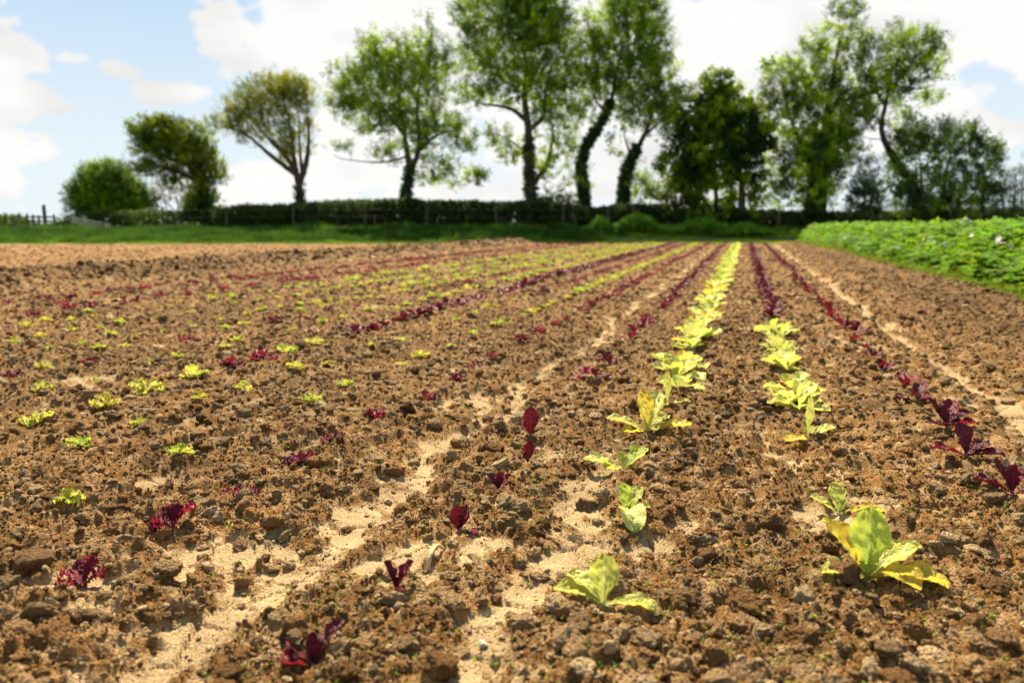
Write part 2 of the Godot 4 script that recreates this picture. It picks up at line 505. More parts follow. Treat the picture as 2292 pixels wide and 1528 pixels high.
func build_lettuces() -> void:
	# near plants, leaf by leaf
	shaped_lettuce("cos_yellow", 1940, 1318, "largest yellow-green lettuce, big upright leaves, beside a brown stone", [[286, 58, .155, .105, 14, 3], [22, 82, .15, .085, 14, 1], [76, 46, .13, .095, 45, 0], [80, 40, .14, .06, 25, 2], [272, 22, .10, .066, 30, 0], [140, 44, .12, .08, 80, 3], [112, 26, .16, .075, 48, 3], [200, 60, .06, .04, 20, 1], [30, 70, .07, .045, 20, 1]], .03)
	shaped_lettuce("cos_yellow", 1878, 1150, "yellow-green lettuce just behind the largest one, one leaf stretched right", [[345, 74, 0.086, 0.057, 18, 0], [292, 38, 0.086, 0.046, 20, 2], [95, 22, 0.121, 0.048, 35, 3], [60, 60, 0.046, 0.034, 20, 1]])
	shaped_lettuce("cos_yellow", 1808, 990, "yellow-green lettuce with tall pale bent stalk and two spread leaves", [[240, 16, 0.114, 0.074, 25, 3], [74, 30, 0.120, 0.060, 25, 2], [340, 86, 0.156, 0.041, -10, 2], [30, 50, 0.060, 0.042, 20, 0]])
	shaped_lettuce("cos_yellow", 1350, 1378, "nearest yellow-green lettuce, round leaf upright between two spreading leaves", [[282, 34, .105, .062, 45, 0], [312, 48, .10, .06, 55, 2], [10, 82, .10, .066, 12, 0], [112, 26, .11, .05, 45, 0], [255, 10, .05, .03, 20, 1]], 0.008)
	shaped_lettuce("cos_yellow", 1402, 1180, "wilted pale lettuce with a broad leaf flopped towards the camera", [[178, 58, 0.144, 0.071, 125, 2], [335, 78, 0.086, 0.046, 15, 1], [40, 62, 0.092, 0.057, 40, 0], [85, 40, 0.069, 0.052, 40, 2]], 0.01)
	shaped_lettuce("cos_yellow", 1395, 1068, "lettuce with one long pale leaf left and one round green leaf right", [[276, 28, 0.128, 0.067, 28, 2], [235, 22, 0.079, 0.061, 15, 1], [72, 46, 0.104, 0.083, 22, 1], [350, 66, 0.061, 0.037, 20, 0]], 0.006)
	shaped_lettuce("cos_yellow", 1446, 990, "star-shaped yellow-green lettuce with five spotted leaves spread wide", [[335, 80, 0.150, 0.072, 10, 3], [35, 62, 0.163, 0.098, 22, 2], [94, 20, 0.163, 0.072, 20, 3], [280, 30, 0.150, 0.065, 28, 2], [250, 12, 0.098, 0.065, 20, 3], [160, 35, 0.078, 0.058, 35, 0], [60, 35, 0.117, 0.065, 25, 0]])
	shaped_lettuce("cos_yellow", 1494, 928, "small yellow-green lettuce with one pointed leaf standing straight up", [[350, 84, 0.138, 0.037, 8, 0], [285, 18, 0.092, 0.057, 22, 2], [85, 20, 0.098, 0.052, 25, 0], [200, 25, 0.057, 0.046, 20, 1]])
	shaped_lettuce("cos_red", 700, 1492, "nearest dark red lettuce at the bottom edge, one tall curved leaf", [[62, 68, .105, .042, 38, 0], [300, 50, .075, .055, 35, 1], [240, 36, .07, .058, 25, 2], [350, 74, .065, .03, 8, 0], [105, 8, .05, .03, 10, 1]], 0.012)
	shaped_lettuce("cos_red", 888, 1362, "dark red lettuce seedling with two leaves in a V", [[285, 74, .072, .036, 14, 0], [66, 66, .075, .042, 20, 1], [150, 48, .045, .022, 60, 2], [20, 78, .03, .02, 10, 0]], 0.014)
	shaped_lettuce("cos_red", 1028, 1210, "dark red lettuce with one round leaf facing the camera", [[345, 82, .072, .06, 10, 1], [48, 74, .08, .045, 16, 0], [112, 22, .06, .03, 35, 2], [300, 66, .05, .034, 18, 0]], 0.01)
	shaped_lettuce("cos_red", 1116, 1104, "dark red lettuce with three fanned leaves on a dark root plug", [[295, 56, .068, .036, 15, 0], [20, 70, .06, .036, 14, 1], [62, 52, .066, .038, 18, 2], [340, 66, .04, .028, 10, 0]], 0.012, true)
	shaped_lettuce("cos_red", 1182, 1042, "dark red lettuce with a glossy low left leaf, front of a close pair", [[278, 24, .06, .042, 25, 0], [28, 74, .085, .05, 15, 1], [100, 14, .06, .032, 22, 2], [330, 60, .045, .03, 15, 0]], 0.006, true)
	shaped_lettuce("cos_red", 1188, 990, "upright red oval-leaved lettuce, rear of a close pair", [[2, 82, 0.110, 0.068, 8, 1], [66, 66, 0.088, 0.044, 22, 0], [300, 50, 0.066, 0.040, 20, 2]], 0.01)
	shaped_lettuce("cos_red", 2264, 1130, "red lettuce cut by the right edge, two leaves standing", [[318, 66, .11, .065, 20, 0], [38, 68, .09, .06, 12, 1], [285, 32, .12, .06, 30, 0], [120, 14, .05, .03, 20, 2]])
	shaped_lettuce("cos_red", 2160, 1055, "dark red lettuce with long flat leaves left and right", [[345, 74, .12, .075, 18, 0], [275, 24, .125, .06, 24, 1], [80, 36, .10, .065, 30, 0], [112, 20, .12, .065, 28, 0], [30, 64, .08, .055, 20, 2]], 0.012)
	shaped_lettuce("cos_red", 2118, 968, "large dark red lettuce with many oval leaves, on the right", [[315, 60, 0.138, 0.051, 12, 0], [38, 60, 0.129, 0.078, 22, 1], [80, 38, 0.120, 0.069, 22, 0], [120, 28, 0.110, 0.064, 28, 2], [345, 72, 0.083, 0.046, 15, 0], [230, 36, 0.055, 0.046, 30, 1], [285, 18, 0.083, 0.032, 20, 0]], 0.01)
	shaped_lettuce("frill_red", 190, 1318, "frilly crimson lettuce nearest the bottom left corner, leaning left", [[300, 24, .085, .08, 25, 0], [30, 66, .08, .07, 15, 1], [340, 60, .075, .07, 25, 2], [75, 40, .065, .07, 30, 0], [230, 22, .075, .07, 30, 1], [160, 40, .05, .05, 40, 2]], 0.015)
	shaped_lettuce("frill_red", 388, 1198, "frilly crimson lettuce with a leaf lobe raised to the right", [[270, 26, .075, .08, 30, 0], [55, 52, .095, .07, 35, 1], [330, 62, .07, .08, 20, 2], [235, 16, .075, .07, 25, 0], [15, 62, .075, .07, 18, 1], [165, 40, .05, .055, 40, 2]], 0.018)
	# the rows: offset from the vanishing row, surveyed plants along it, then evenly on
	var far := []
	var near := []
	var rows := [
		[0.71, "rightmost red row", [["cos_red", [3.5, 3.86, 4.29, 4.78, 5.05, 5.38, 5.75, 6.1, 6.47]], ["cos_red", 6.8, 31.0, 0.29, 0.85]], 0.092],
		[0.24, "second row from right", [["cos_yellow", [3.30, 3.40, 3.72, 4.2, 4.31, 4.85, 4.98, 5.6, 5.75]], ["oak_red", 6.6, 31.0, 0.25, 0.97]], 0.138],
		[-0.27, "the long yellow row", [["cos_yellow", [3.55, 3.78, 4.05, 4.3, 4.74, 4.9]], ["cos_yellow", 5.15, 31.0, 0.24, 0.98]], 0.132],
		[-0.675, "red row right of wheel track", [["cos_red", [3.61, 3.72, 4.12, 4.23, 5.15, 5.3, 5.54, 5.75, 6.0]], ["cos_red", 6.9, 31.0, 0.24, 0.88]], 0.088],
		[-1.30, "frilly red row left of wheel track", [["frill_red", [1.83, 2.12, 2.34, 2.72, 3.11, 3.48, 3.9, 4.08, 4.63, 4.95, 5.24, 5.7, 5.95]], ["frill_red", 6.6, 31.0, 0.27, 0.93]], 0.044],
		[-1.70, "first yellow row left of track", [["frill_green", [1.61, 2.07, 2.84, 3.2, 3.80, 4.09, 4.51, 5.0, 5.4, 5.6]], ["frill_green", 5.9, 31.0, 0.27, 0.9]], 0.055],
		[-2.11, "second yellow row left of track", [["frill_green", [2.09, 2.39, 2.70, 2.98, 3.39, 3.71, 4.3, 4.7, 5.3, 5.7, 6.2, 6.5, 6.8, 7.3, 7.7]], ["frill_red", 8.2, 31.0, 0.3, 0.8]], 0.053],
		[-2.50, "row ending in dense dark red", [["frill_green", [2.29, 2.58, 2.87, 3.19]], ["frill_red", [3.46, 3.74]], ["frill_green", [4.0, 4.26]], ["oak_red", [4.85, 5.05, 5.25]], ["oak_red", 5.65, 31.0, 0.24, 0.95]], 0.085],
		[-2.97, "fifth row left of track", [["frill_green", [2.76, 3.02, 3.43, 3.65, 4.02, 4.2, 4.79, 5.2, 5.6]], ["frill_green", 6.0, 31.0, 0.26, 0.92]], 0.055],
		[-3.33, "sparse red row among yellow ones", [["frill_red", [2.91, 3.39, 4.14, 5.17, 5.54, 5.92]], ["frill_red", 6.5, 14.0, 0.5, 0.6], ["frill_green", 14.0, 31.0, 0.3, 0.8]], 0.05],
		[-3.57, "seventh row left of track", [["frill_green", [3.31, 3.71, 3.94, 4.4, 4.9, 5.1, 5.58, 5.9]], ["frill_green", 6.3, 31.0, 0.29, 0.85]], 0.053],
		[-3.88, "eighth row left of track", [["frill_green", [3.65, 3.88, 4.16, 4.39, 4.62, 4.9, 5.19, 5.58, 5.81]], ["frill_green", 6.1, 31.0, 0.29, 0.85]], 0.053],
		[-4.40, "ninth row left of track", [["frill_green", [3.9, 4.1, 4.35, 4.63, 4.8, 5.16, 5.58, 6.16, 6.51, 6.88]], ["frill_green", 7.2, 31.0, 0.3, 0.85]], 0.055],
		[-4.93, "tenth row left of track", [["frill_green", [4.45, 4.67, 4.85, 5.1, 5.94, 6.3]], ["frill_green", 6.6, 31.0, 0.3, 0.8]], 0.053],
		[-5.15, "leftmost yellow row", [["frill_green", [4.82, 5.3, 5.8, 6.38, 6.87]], ["frill_green", 7.2, 31.0, 0.36, 0.7]], 0.05],
		[-5.57, "first red row of left group", [["frill_red", [5.1, 5.48, 5.72, 6.15, 6.34, 6.64]], ["frill_red", 7.0, 31.0, 0.3, 0.85]], 0.06],
		[-5.98, "thin red row of left group", [["frill_red", [5.79, 6.6, 7.72]], ["frill_red", 8.5, 31.0, 0.6, 0.6]], 0.052],
		[-6.50, "third red row of left group", [["frill_red", [5.5, 5.73, 6.04, 6.2, 6.47, 6.77, 7.2]], ["frill_red", 7.5, 31.0, 0.3, 0.85]], 0.062],
		[-6.75, "outermost red row on left", [["frill_red", [5.7, 6.3, 7.24, 7.52, 8.01, 8.62]], ["frill_red", 9.0, 31.0, 0.36, 0.8]], 0.06],
	]
	for r in rows:
		var u: float = r[0]
		for run in r[2]:
			var at := []
			var lush := 1.0
			if run.size() == 2:
				at = run[1]
			else:
				var v: float = run[1]
				while v < run[2]:
					if rng.randf() < run[4]: at.append(v + rnd(-0.04, 0.04))
					v += run[3]
			for v: float in at:
				if run.size() > 2 and v > 22.0 and u < -3.0 and rng.randf() < 0.3: continue
				var p := row_to_world(u + rnd(-0.028, 0.028), v)
				if p.z < -31.2: continue
				var size: float = r[3] * rnd(0.8, 1.2)
				if v > 6.0 and run[0] == "frill_red" and u > -1.5: size *= 1.25
				if run[0] == "frill_green": size *= 0.78 if v < 8.0 else 1.1
				if run[0] == "oak_red": size = 0.105 * rnd(0.85, 1.15)
				if run[0] == "frill_red" and u == -2.50: size = 0.07
				near.append({"d": p.length(), "p": p, "kind": run[0], "size": size, "row": r[1], "v": v})
	near.sort_custom(func(a, b): return a.d < b.d)
	far = near.slice(270)
	near = near.slice(0, 270)
	near.sort_custom(func(a, b): return a.v < b.v)
	var count := {}
	for q in near:
		var key: String = q.row + q.kind
		count[key] = count.get(key, -1) + 1
		var label := "%s, %s along %s" % [LOOKS[q.kind], ordinal(count[key]), q.row]
		var same: String = NAMES[q.kind].replace("_", " ") + " plants in " + q.row
		lettuce(q.kind, q.p, q.size, label, same)
	# the far ends of the rows read as coloured lines
	var whole := {}
	var bufs := {}
	for kind in NAMES:
		for s in 2:
			var st := SurfaceTool.new()
			st.begin(Mesh.PRIMITIVE_TRIANGLES)
			for l in plant_leaves(kind, 1.0):
				st.append_from(stored_leaves(kind)[l[0]], 0, Transform3D(Basis(Vector3.UP, l[1]).scaled(Vector3.ONE * l[2]), Vector3.ZERO))
			whole[kind + str(s)] = st.commit()
			bufs[kind + str(s)] = PackedFloat32Array()
	for q in far:
		var t := rnd(0.85, 1.15)
		push(bufs[q.kind + str(rng.randi() % 2)], Basis(Vector3.UP, rnd(0, TAU)).scaled(Vector3.ONE * q.size * 1.05), q.p + Vector3(0, height_at(q.p.x, q.p.z) + 0.005, 0), Color(t, t, t))
	for key in whole:
		if bufs[key].size():
			var kind: String = key.left(key.length() - 1)
			tag(multi("far_" + NAMES[kind] + "_rows", whole[key], M[kind][int(key.right(1))], bufs[key]), "far rows of " + NAMES[kind].replace("_", " ") + " merging into coloured lines", "lettuce rows")

func build_sprouts() -> void:
	var st := SurfaceTool.new()
	st.begin(Mesh.PRIMITIVE_TRIANGLES)
	for s in [-1.0, 1.0]:
		for q in [[0.0, 0.7, 0.0], [0.28 * s, 0.95, 0.18], [0.8 * s, 1.1, 0.0], [0.0, 0.7, 0.0], [0.8 * s, 1.1, 0.0], [0.28 * s, 0.95, -0.18]]:
			st.add_vertex(Vector3(q[0], q[1], q[2]))
	for q in [[-0.06, 0, 0], [0.06, 0, 0], [0.0, 0.8, 0.0], [0, 0, -0.06], [0, 0, 0.06], [0, 0.8, 0]]:
		st.add_vertex(Vector3(q[0], q[1], q[2]))
	st.generate_normals()
	var m := st.commit()
	var buf := PackedFloat32Array()
	for k in 7500:
		var r := 1.7 * pow(4.2, rng.randf())
		var a := rnd(-0.8, 0.8)
		var x := r * sin(a) + 0.1
		var z := 0.8 - r * cos(a)
		if n_patch.get_noise_2d(x * 0.8 + 70., z * 0.8) + 0.12 * x < -0.05 - rnd(0.0, 0.25): continue
		var s := rnd(0.0045, 0.012)
		var g := rnd(0.7, 1.3)
		push(buf, Basis.from_euler(Vector3(rnd(-.5, .5), rnd(0, TAU), rnd(-.5, .5))).scaled(Vector3.ONE * s), Vector3(x, height_at(x, z) + 0.002, z), Color(0.24 * g, 0.33 * g, 0.025))
	tag(multi("weed_seedlings", m, M.sprout, buf), "tiny green weed seedlings sprouting between the clods", "weeds")

func build_stones() -> void:
	var list := [
		[1893, 1322, .06, "brown pointed stone leaning against the largest yellow-green lettuce", 0], [776, 1163, .034, "upright brown clod standing alone on the pale wheel track", 0], [1582, 1262, .045, "round brown clod between the yellow rows in the foreground", 0],
		[1760, 1135, .038, "brown clod left of the yellow lettuce with the leaf stretched right", 0], [1375, 1000, .03, "", 0], [590, 1245, .032, "rounded clod at the left edge of the pale track crust", 0], [70, 1285, .085, "large dark clod left of the bottom left crimson lettuce", 0],
		[1835, 1000, .028, "brown clod under the lettuce with the tall pale stalk", 0], [1030, 935, .03, "brown clod on the left rim of the wheel track", 0], [1320, 868, .04, "black peat root plug lying under a dark red lettuce", 1], [950, 893, .025, "black peat plug beside a frilly crimson lettuce", 1], [2108, 985, .045, "brown clod in front of the large dark red lettuce on the right", 0], [1245, 1395, .014, "small white stone left of the nearest yellow-green lettuce", 2], [1083, 1462, .016, "small pale pebble at the bottom edge, right of the nearest dark red lettuce", 2], [1662, 1135, .012, "tiny white pebble between the two yellow rows", 2], [440, 1108, .018, "pale flat pebble left of the frilly crimson lettuces", 2],
	]
	for s in list:
		if s[3] == "": continue
		var g := on_ground(s[0], s[1])
		var o := part("black_root_plug" if s[4] == 1 else "pebble" if s[4] == 2 else "soil_clod", M.big_clods[int(s[0]) % 7], [M.clod_one, M.peat, M.pebble][s[4]])
		o.position = Vector3(g.x, height_at(g.x, g.z) + s[2] * 0.26, g.z)
		o.rotation = Vector3(0.2, s[0], 0.3)
		o.scale = Vector3(s[2], s[2] * 0.95, s[2])
		tag(o, s[3], ["clod", "root plug", "pebble"][s[4]])

func build_straw() -> void:
	var st := SurfaceTool.new()
	st.begin(Mesh.PRIMITIVE_TRIANGLES)
	var g := on_ground(958, 1290)
	g.y = height_at(g.x, g.z)
	var e := on_ground(992, 1240)
	e.y = height_at(e.x, e.z) + 0.012
	var pts := smooth_line([Vector3(0, -0.002, 0), Vector3(0.004, 0.024, -0.012), (e - g) * 0.55 + Vector3(0, 0.026, 0), e - g], 14)
	var rad := []
	for i in pts.size(): rad.append(0.0062 * (1.0 - 0.5 * i / pts.size()))
	tube(st, pts, rad, 8, 0)
	st.generate_normals()
	var o := part("dry_stalk", st.commit(), M.straw)
	o.position = g
	tag(o, "pale dry bent stalk lying behind the dark red seedling with a V", "stalk")

# ------------------------------------------------------------------ green verge
func bank(x: float, z: float) -> float:
	var s := smoothstep(-32.5 - 3.0 * smoothstep(2.0, 8.0, x), -39.5, z)
	return s * (0.42 + 0.10 * n_low.get_noise_2d(x * .15, z * .15))

func field_end(x: float) -> float:          # where the soil stops and the grass begins
	return -30.4 - 0.045 * x + 0.25 * n_low.get_noise_2d(x * .4, 3.0)

func build_ground() -> void:
	var st := SurfaceTool.new()
	st.begin(Mesh.PRIMITIVE_TRIANGLES)
	var xs: Array[float] = []
	for k in 81: xs.append((k - 40) * 1.2 if absf(k - 40) <= 38 else (k - 40) * 60.0)
	xs[0] = -1500.0; xs[1] = -300.0; xs[79] = 300.0; xs[80] = 1500.0
	var zs := [60.0, 0.0, -29.0, -30.0, -31.0, -32.0, -33.0, -34.0, -35.0, -36.0, -37.0, -38.0, -39.0, -40.0, -42.0, -46.0, -60.0, -150.0, -500.0, -1800.0]
	for z: float in zs:
		for x in xs:
			st.add_vertex(Vector3(x, -0.16 if z > -29.5 else bank(x, z) + (-0.06 if z > field_end(x) else 0.02), z))
	for j in zs.size() - 1:
		for i in xs.size() - 1:
			var p := j * xs.size() + i
			st.add_index(p); st.add_index(p + xs.size()); st.add_index(p + 1)
			st.add_index(p + 1); st.add_index(p + xs.size()); st.add_index(p + xs.size() + 1)
	st.generate_normals()
	tag(part("ground", st.commit(), M.turf), "green grassy land beyond the end of the field", "ground", "", "structure")

func tuft_mesh(blades: int, s: int) -> ArrayMesh:
	var g := RandomNumberGenerator.new()
	g.seed = s
	var st := SurfaceTool.new()
	st.begin(Mesh.PRIMITIVE_TRIANGLES)
	for k in blades:
		var a := g.randf() * TAU
		var root := Vector3(g.randfn() * 0.16, 0, g.randfn() * 0.16)
		var dir := Vector3(cos(a), 0, sin(a))
		var side := Vector3(-sin(a), 0, cos(a)) * g.randf_range(0.012, 0.022)
		var lean := g.randf_range(0.1, 0.6)
		var hgt := g.randf_range(0.55, 1.0)
		var p := []
		for q in 4:
			var t := q / 3.0
			p.append(root + dir * lean * t * t + Vector3(0, hgt * (t - 0.18 * lean * t * t), 0))
		for q in 3:
			var w0: Vector3 = side * (1.0 - q / 3.0)
			var w1: Vector3 = side * (1.0 - (q + 1) / 3.0)
			for e: Vector3 in [p[q] - w0, p[q] + w0, p[q + 1] + w1, p[q] - w0, p[q + 1] + w1, p[q + 1] - w1]: st.add_vertex(e)
	st.generate_normals()
	return st.commit()

func build_grass() -> void:
	var tufts := [tuft_mesh(16, 5), tuft_mesh(16, 6), tuft_mesh(12, 7)]
	var bufs: Array[PackedFloat32Array] = [PackedFloat32Array(), PackedFloat32Array(), PackedFloat32Array()]
	for k in 60000:
		var x := rnd(-27, 27)
		var t := rng.randf()
		var z := field_end(x) - 9.0 * t
		var tall := smoothstep(0.12, 0.3, t + 0.10 * n_low.get_noise_2d(x * .3, z * .3) - 0.5 * smoothstep(1.5, 6.5, x))
		var h := lerpf(rnd(0.05, 0.11), rnd(0.2, 0.5), tall) * (1.0 + 0.9 * n_low.get_noise_2d(x * .45, z * .45))
		var g := rnd(0.75, 1.25) * (1.0 + 1.1 * n_low.get_noise_2d(x * .3 + 9., z * .9))
		var c := Color(0.12, 0.22, 0.012).lerp(Color(0.40, 0.46, 0.02), smoothstep(1.0, 7.0, x)).lerp(Color(0.05, 0.115, 0.01).lerp(Color(0.10, 0.20, 0.012), smoothstep(2.0, 9.0, x + 3.0 * n_low.get_noise_2d(x * .3, z))), tall)  # tree shade painted into the left tufts; sunlit right side coloured lighter
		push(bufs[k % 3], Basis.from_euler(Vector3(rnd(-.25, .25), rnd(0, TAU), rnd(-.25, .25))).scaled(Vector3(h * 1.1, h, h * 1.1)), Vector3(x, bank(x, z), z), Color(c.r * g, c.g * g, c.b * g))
	for s in 3:
		tag(multi("verge_grass", tufts[s], M.blade, bufs[s]), "long green grass of the verge at the end of the field", "grass")
	# bright clumps of tall weeds in the verge
	var spray := weed_mesh()
	for w in [[1425, 516, 2.6, 0.95, 38.0, "bright green mound of tall weeds below the leaning ivy trunk"], [1570, 520, 3.0, 0.7, 38.2, "low dark green mound of weeds in the verge below the dense dark tree"], [1345, 520, 1.4, 0.75, 38.2, "small green weed mound beside the stubby fence brace"], [1665, 522, 2.2, 0.5, 37.6, "low yellowish weed patch at the verge end of the red row"]]:
		var at := spot(w[0], w[1], w[4])
		at.y = bank(at.x, at.z)
		var o := thing("weed_clump", at)
		tag(o, w[5], "weeds", "weed clumps in the verge")
		var b := PackedFloat32Array()
		for k in int(420 * w[2]):
			var p := Vector3(rng.randfn() * w[2] * 0.3, 0, rng.randfn() * 0.5)
			var hh: float = w[3] * exp(-p.x * p.x / (w[2] * w[2] * 0.16)) * rnd(0.5, 1.0)
			p.y = hh * pow(rng.randf(), 0.6)
			var g := rnd(0.7, 1.3)
			push(b, Basis.from_euler(Vector3(rnd(-.6, .6), rnd(0, TAU), rnd(-.6, .6))).scaled(Vector3.ONE * rnd(.13, .24)), p, Color(0.20 * g, 0.36 * g, 0.025 * g))
		multi("foliage", spray, M.leaf, b, o)

func leaf4(st: SurfaceTool, base: Vector3, dir: Vector3, side: Vector3, L: float, W: float, fold: float) -> void:
	var nrm := dir.cross(side).normalized()
	var a := base + dir * L * 0.45 + side * W * 0.5 + nrm * fold * W
	var b := base + dir * L * 0.45 - side * W * 0.5 + nrm * fold * W
	var tip := base + dir * L
	for p: Vector3 in [base, a, tip, base, tip, b]: st.add_vertex(p)

func weed_mesh() -> ArrayMesh:
	var g := RandomNumberGenerator.new()
	g.seed = 31
	var st := SurfaceTool.new()
	st.begin(Mesh.PRIMITIVE_TRIANGLES)
	for k in 12:
		var t := k / 12.0
		var a := k * 2.4
		var d := Vector3(cos(a), g.randf_range(0.0, 0.6), sin(a)).normalized()
		leaf4(st, Vector3(0, t, 0) + d * 0.02, d, d.cross(Vector3.UP).normalized(), 0.55 * (1.1 - 0.5 * t), 0.24, 0.25)
	st.generate_normals()
	return st.commit()

func crop_mesh(s: int) -> ArrayMesh:                 # one leafy potato-like shoot about 1 high
	var g := RandomNumberGenerator.new()
	g.seed = s
	var st := SurfaceTool.new()
	st.begin(Mesh.PRIMITIVE_TRIANGLES)
	for k in 13:
		var t := 0.12 + 0.86 * k / 13.0
		var a := k * 2.4 + g.randf()
		var d := Vector3(cos(a), g.randf_range(0.15, 0.7), sin(a)).normalized()
		var side := d.cross(Vector3.UP).normalized()
		var reach := g.randf_range(0.32, 0.5) * (1.15 - 0.4 * t)
		var root := Vector3(0, t * 0.85, 0)
		for q in 7:
			var pos: float = [0.35, 0.35, 0.6, 0.6, 0.82, 0.82, 0.9][q]
			var sg: float = [1, -1, 1, -1, 1, -1, 0][q]
			var dd := (d * (0.5 if q < 6 else 1.0) + side * sg * 0.8 + Vector3(0, -0.25 * pos, 0)).normalized()
			leaf4(st, root + d * reach * pos + Vector3(0, -0.12 * pos * pos, 0), dd, dd.cross(Vector3.UP).normalized(), reach * 0.42, reach * 0.28, g.randf_range(0.05, 0.25))
		var w := side * 0.008
		for p: Vector3 in [root - w, root + w, root + d * reach * 0.9]: st.add_vertex(p)
	st.generate_normals()
	return st.commit()

func flower_mesh() -> ArrayMesh:
	var st := SurfaceTool.new()
	st.begin(Mesh.PRIMITIVE_TRIANGLES)
	for f in 4:
		var c := Vector3([0, .05, -.04, .02][f], [0.0, .03, .01, -.02][f], [0, .02, .04, -.05][f])
		var tilt := Basis.from_euler(Vector3(f * 0.9, f * 2.0, f * 0.7))
		for k in 5:
			var a := k * TAU / 5.0
			leaf4(st, c, tilt * Vector3(cos(a), 0.25, sin(a)).normalized(), tilt * Vector3(-sin(a), 0, cos(a)), 0.026, 0.02, 0.1)
	st.generate_normals()
	return st.commit()

func crop_edge(v: float) -> float:
	return 2.78 - 0.02 * v + 0.10 * n_low.get_noise_2d(v * .9, 8.0)

func build_crop() -> void:
	var shapes := [crop_mesh(3), crop_mesh(4), crop_mesh(5)]
	var bufs: Array[PackedFloat32Array] = [PackedFloat32Array(), PackedFloat32Array(), PackedFloat32Array()]
	var fl := PackedFloat32Array()
	var low := PackedFloat32Array()
	for k in 7800:
		var v := lerpf(5.0, 36.5, pow(rng.randf(), 1.15))
		var u := crop_edge(v) + 0.15 + pow(rng.randf(), 1.4) * 11.0
		if absf(fposmod(u, 0.75) - 0.375) > 0.30 and rng.randf() < 0.3: continue
		var p := row_to_world(u, v)
		var edge := smoothstep(0.0, 0.9, u - crop_edge(v))
		var h := (0.42 + 0.38 * edge) * rnd(0.75, 1.1)
		var g := rnd(0.4, 1.35)
		var y := 0.08 * edge
		push(bufs[k % 3], Basis.from_euler(Vector3(rnd(-.3, .3), rnd(0, TAU), rnd(-.3, .3))).scaled(Vector3(h * .95, h, h * .95)), Vector3(p.x, y, p.z), Color(0.135 * g, 0.285 * g, 0.012 * g).lerp(Color(0.26, 0.32, 0.015), 0.6 * pow(rng.randf(), 3.0)))
		if rng.randf() < 0.025 + 0.07 * smoothstep(-.1, .3, n_low.get_noise_2d(u, v)):
			push(fl, Basis(Vector3.UP, rnd(0, TAU)).scaled(Vector3.ONE * rnd(0.8, 1.8)), Vector3(p.x + rnd(-.1, .1), y + h * rnd(.6, .9), p.z + rnd(-.1, .1)), Color(0.8, 0.76, 0.66))
	for k in 2600:
		var v := lerpf(6.0, 36.0, pow(rng.randf(), 1.2))
		var u := crop_edge(v) + 0.12 + rng.randfn() * 0.13
		var p := row_to_world(u, v)
		var g := rnd(0.7, 1.3)
		push(low, Basis.from_euler(Vector3(rnd(-.3, .3), rnd(0, TAU), rnd(-.3, .3))).scaled(Vector3.ONE * rnd(.08, .2)), Vector3(p.x, height_at(p.x, p.z), p.z), Color(0.20 * g, 0.28 * g, 0.015 * g))
	for s in 3:
		tag(multi("potato_crop", shapes[s], M.leaf, bufs[s]), "dense leafy green potato crop along the right of the field", "crop")
	tag(multi("crop_flowers", flower_mesh(), M.petal, fl), "white flowers dotted over the leafy crop on the right", "flowers")
	tag(multi("edge_grass", tuft_mesh(10, 12), M.blade, low), "yellowish grass fringe along the edge of the crop", "grass")

# ------------------------------------------------------------------ trees
func spray_mesh(leaves: int, leaf_l: float, leaf_w: float, s: int) -> ArrayMesh:
	var g := RandomNumberGenerator.new()
	g.seed = s
	var st := SurfaceTool.new()
	st.begin(Mesh.PRIMITIVE_TRIANGLES)
	var bend := Vector3(g.randfn() * 0.1, 0, g.randfn() * 0.1)
	for k in leaves:
		var t := 0.1 + 0.9 * k / leaves
		var a := k * 2.4 + g.randf()
		var d := Vector3(cos(a), g.randf_range(-0.5, 0.8), sin(a)).normalized()
		var turn := Basis(d, g.randf_range(-1.2, 1.2))
		var sz := g.randf_range(0.7, 1.2)
		leaf4(st, Vector3(0, t, 0) + bend * t * t + d * g.randf_range(0.0, 0.16), d, turn * d.cross(Vector3.UP).normalized(), leaf_l * sz, leaf_w * sz, g.randf_range(0.0, 0.2))
	for p: Vector3 in [Vector3(-.01, 0, 0), Vector3(.01, 0, 0), bend + Vector3(0, 1, 0), Vector3(0, 0, -.01), Vector3(0, 0, .01), bend + Vector3(0, 1, 0)]: st.add_vertex(p)
	st.generate_normals()
	return st.commit()

func tube(st: SurfaceTool, pts: Array, rad: Array, sides: int, first: int) -> int:
	var n := pts.size()
	for i in n:
		var dir: Vector3 = (pts[mini(i + 1, n - 1)] - pts[maxi(i - 1, 0)]).normalized()
		var a := dir.cross(Vector3(0.31, 0.2, 0.93)).normalized()
		var b := dir.cross(a)
		for k in sides:
			var w := TAU * k / sides
			var knob := 1.0 + 0.12 * sin(i * 2.7 + k * 1.9)
			st.add_vertex(pts[i] + (a * cos(w) + b * sin(w)) * rad[i] * (knob if sides > 5 else 1.0))
	for i in n - 1:
		for k in sides:
			var p := first + i * sides + k
			var q := first + i * sides + (k + 1) % sides
			st.add_index(p); st.add_index(q); st.add_index(p + sides)
			st.add_index(q); st.add_index(q + sides); st.add_index(p + sides)
	return first + n * sides

func smooth_line(raw: Array, steps: int) -> Array:
	var c := Curve3D.new()
	for i in raw.size():
		var t: Vector3 = (raw[mini(i + 1, raw.size() - 1)] - raw[maxi(i - 1, 0)]) / 6.0
		c.add_point(raw[i], -t, t)
	var out := []
	for k in steps + 1:
		out.append(c.sample_baked(c.get_baked_length() * k / steps, true))
	return out

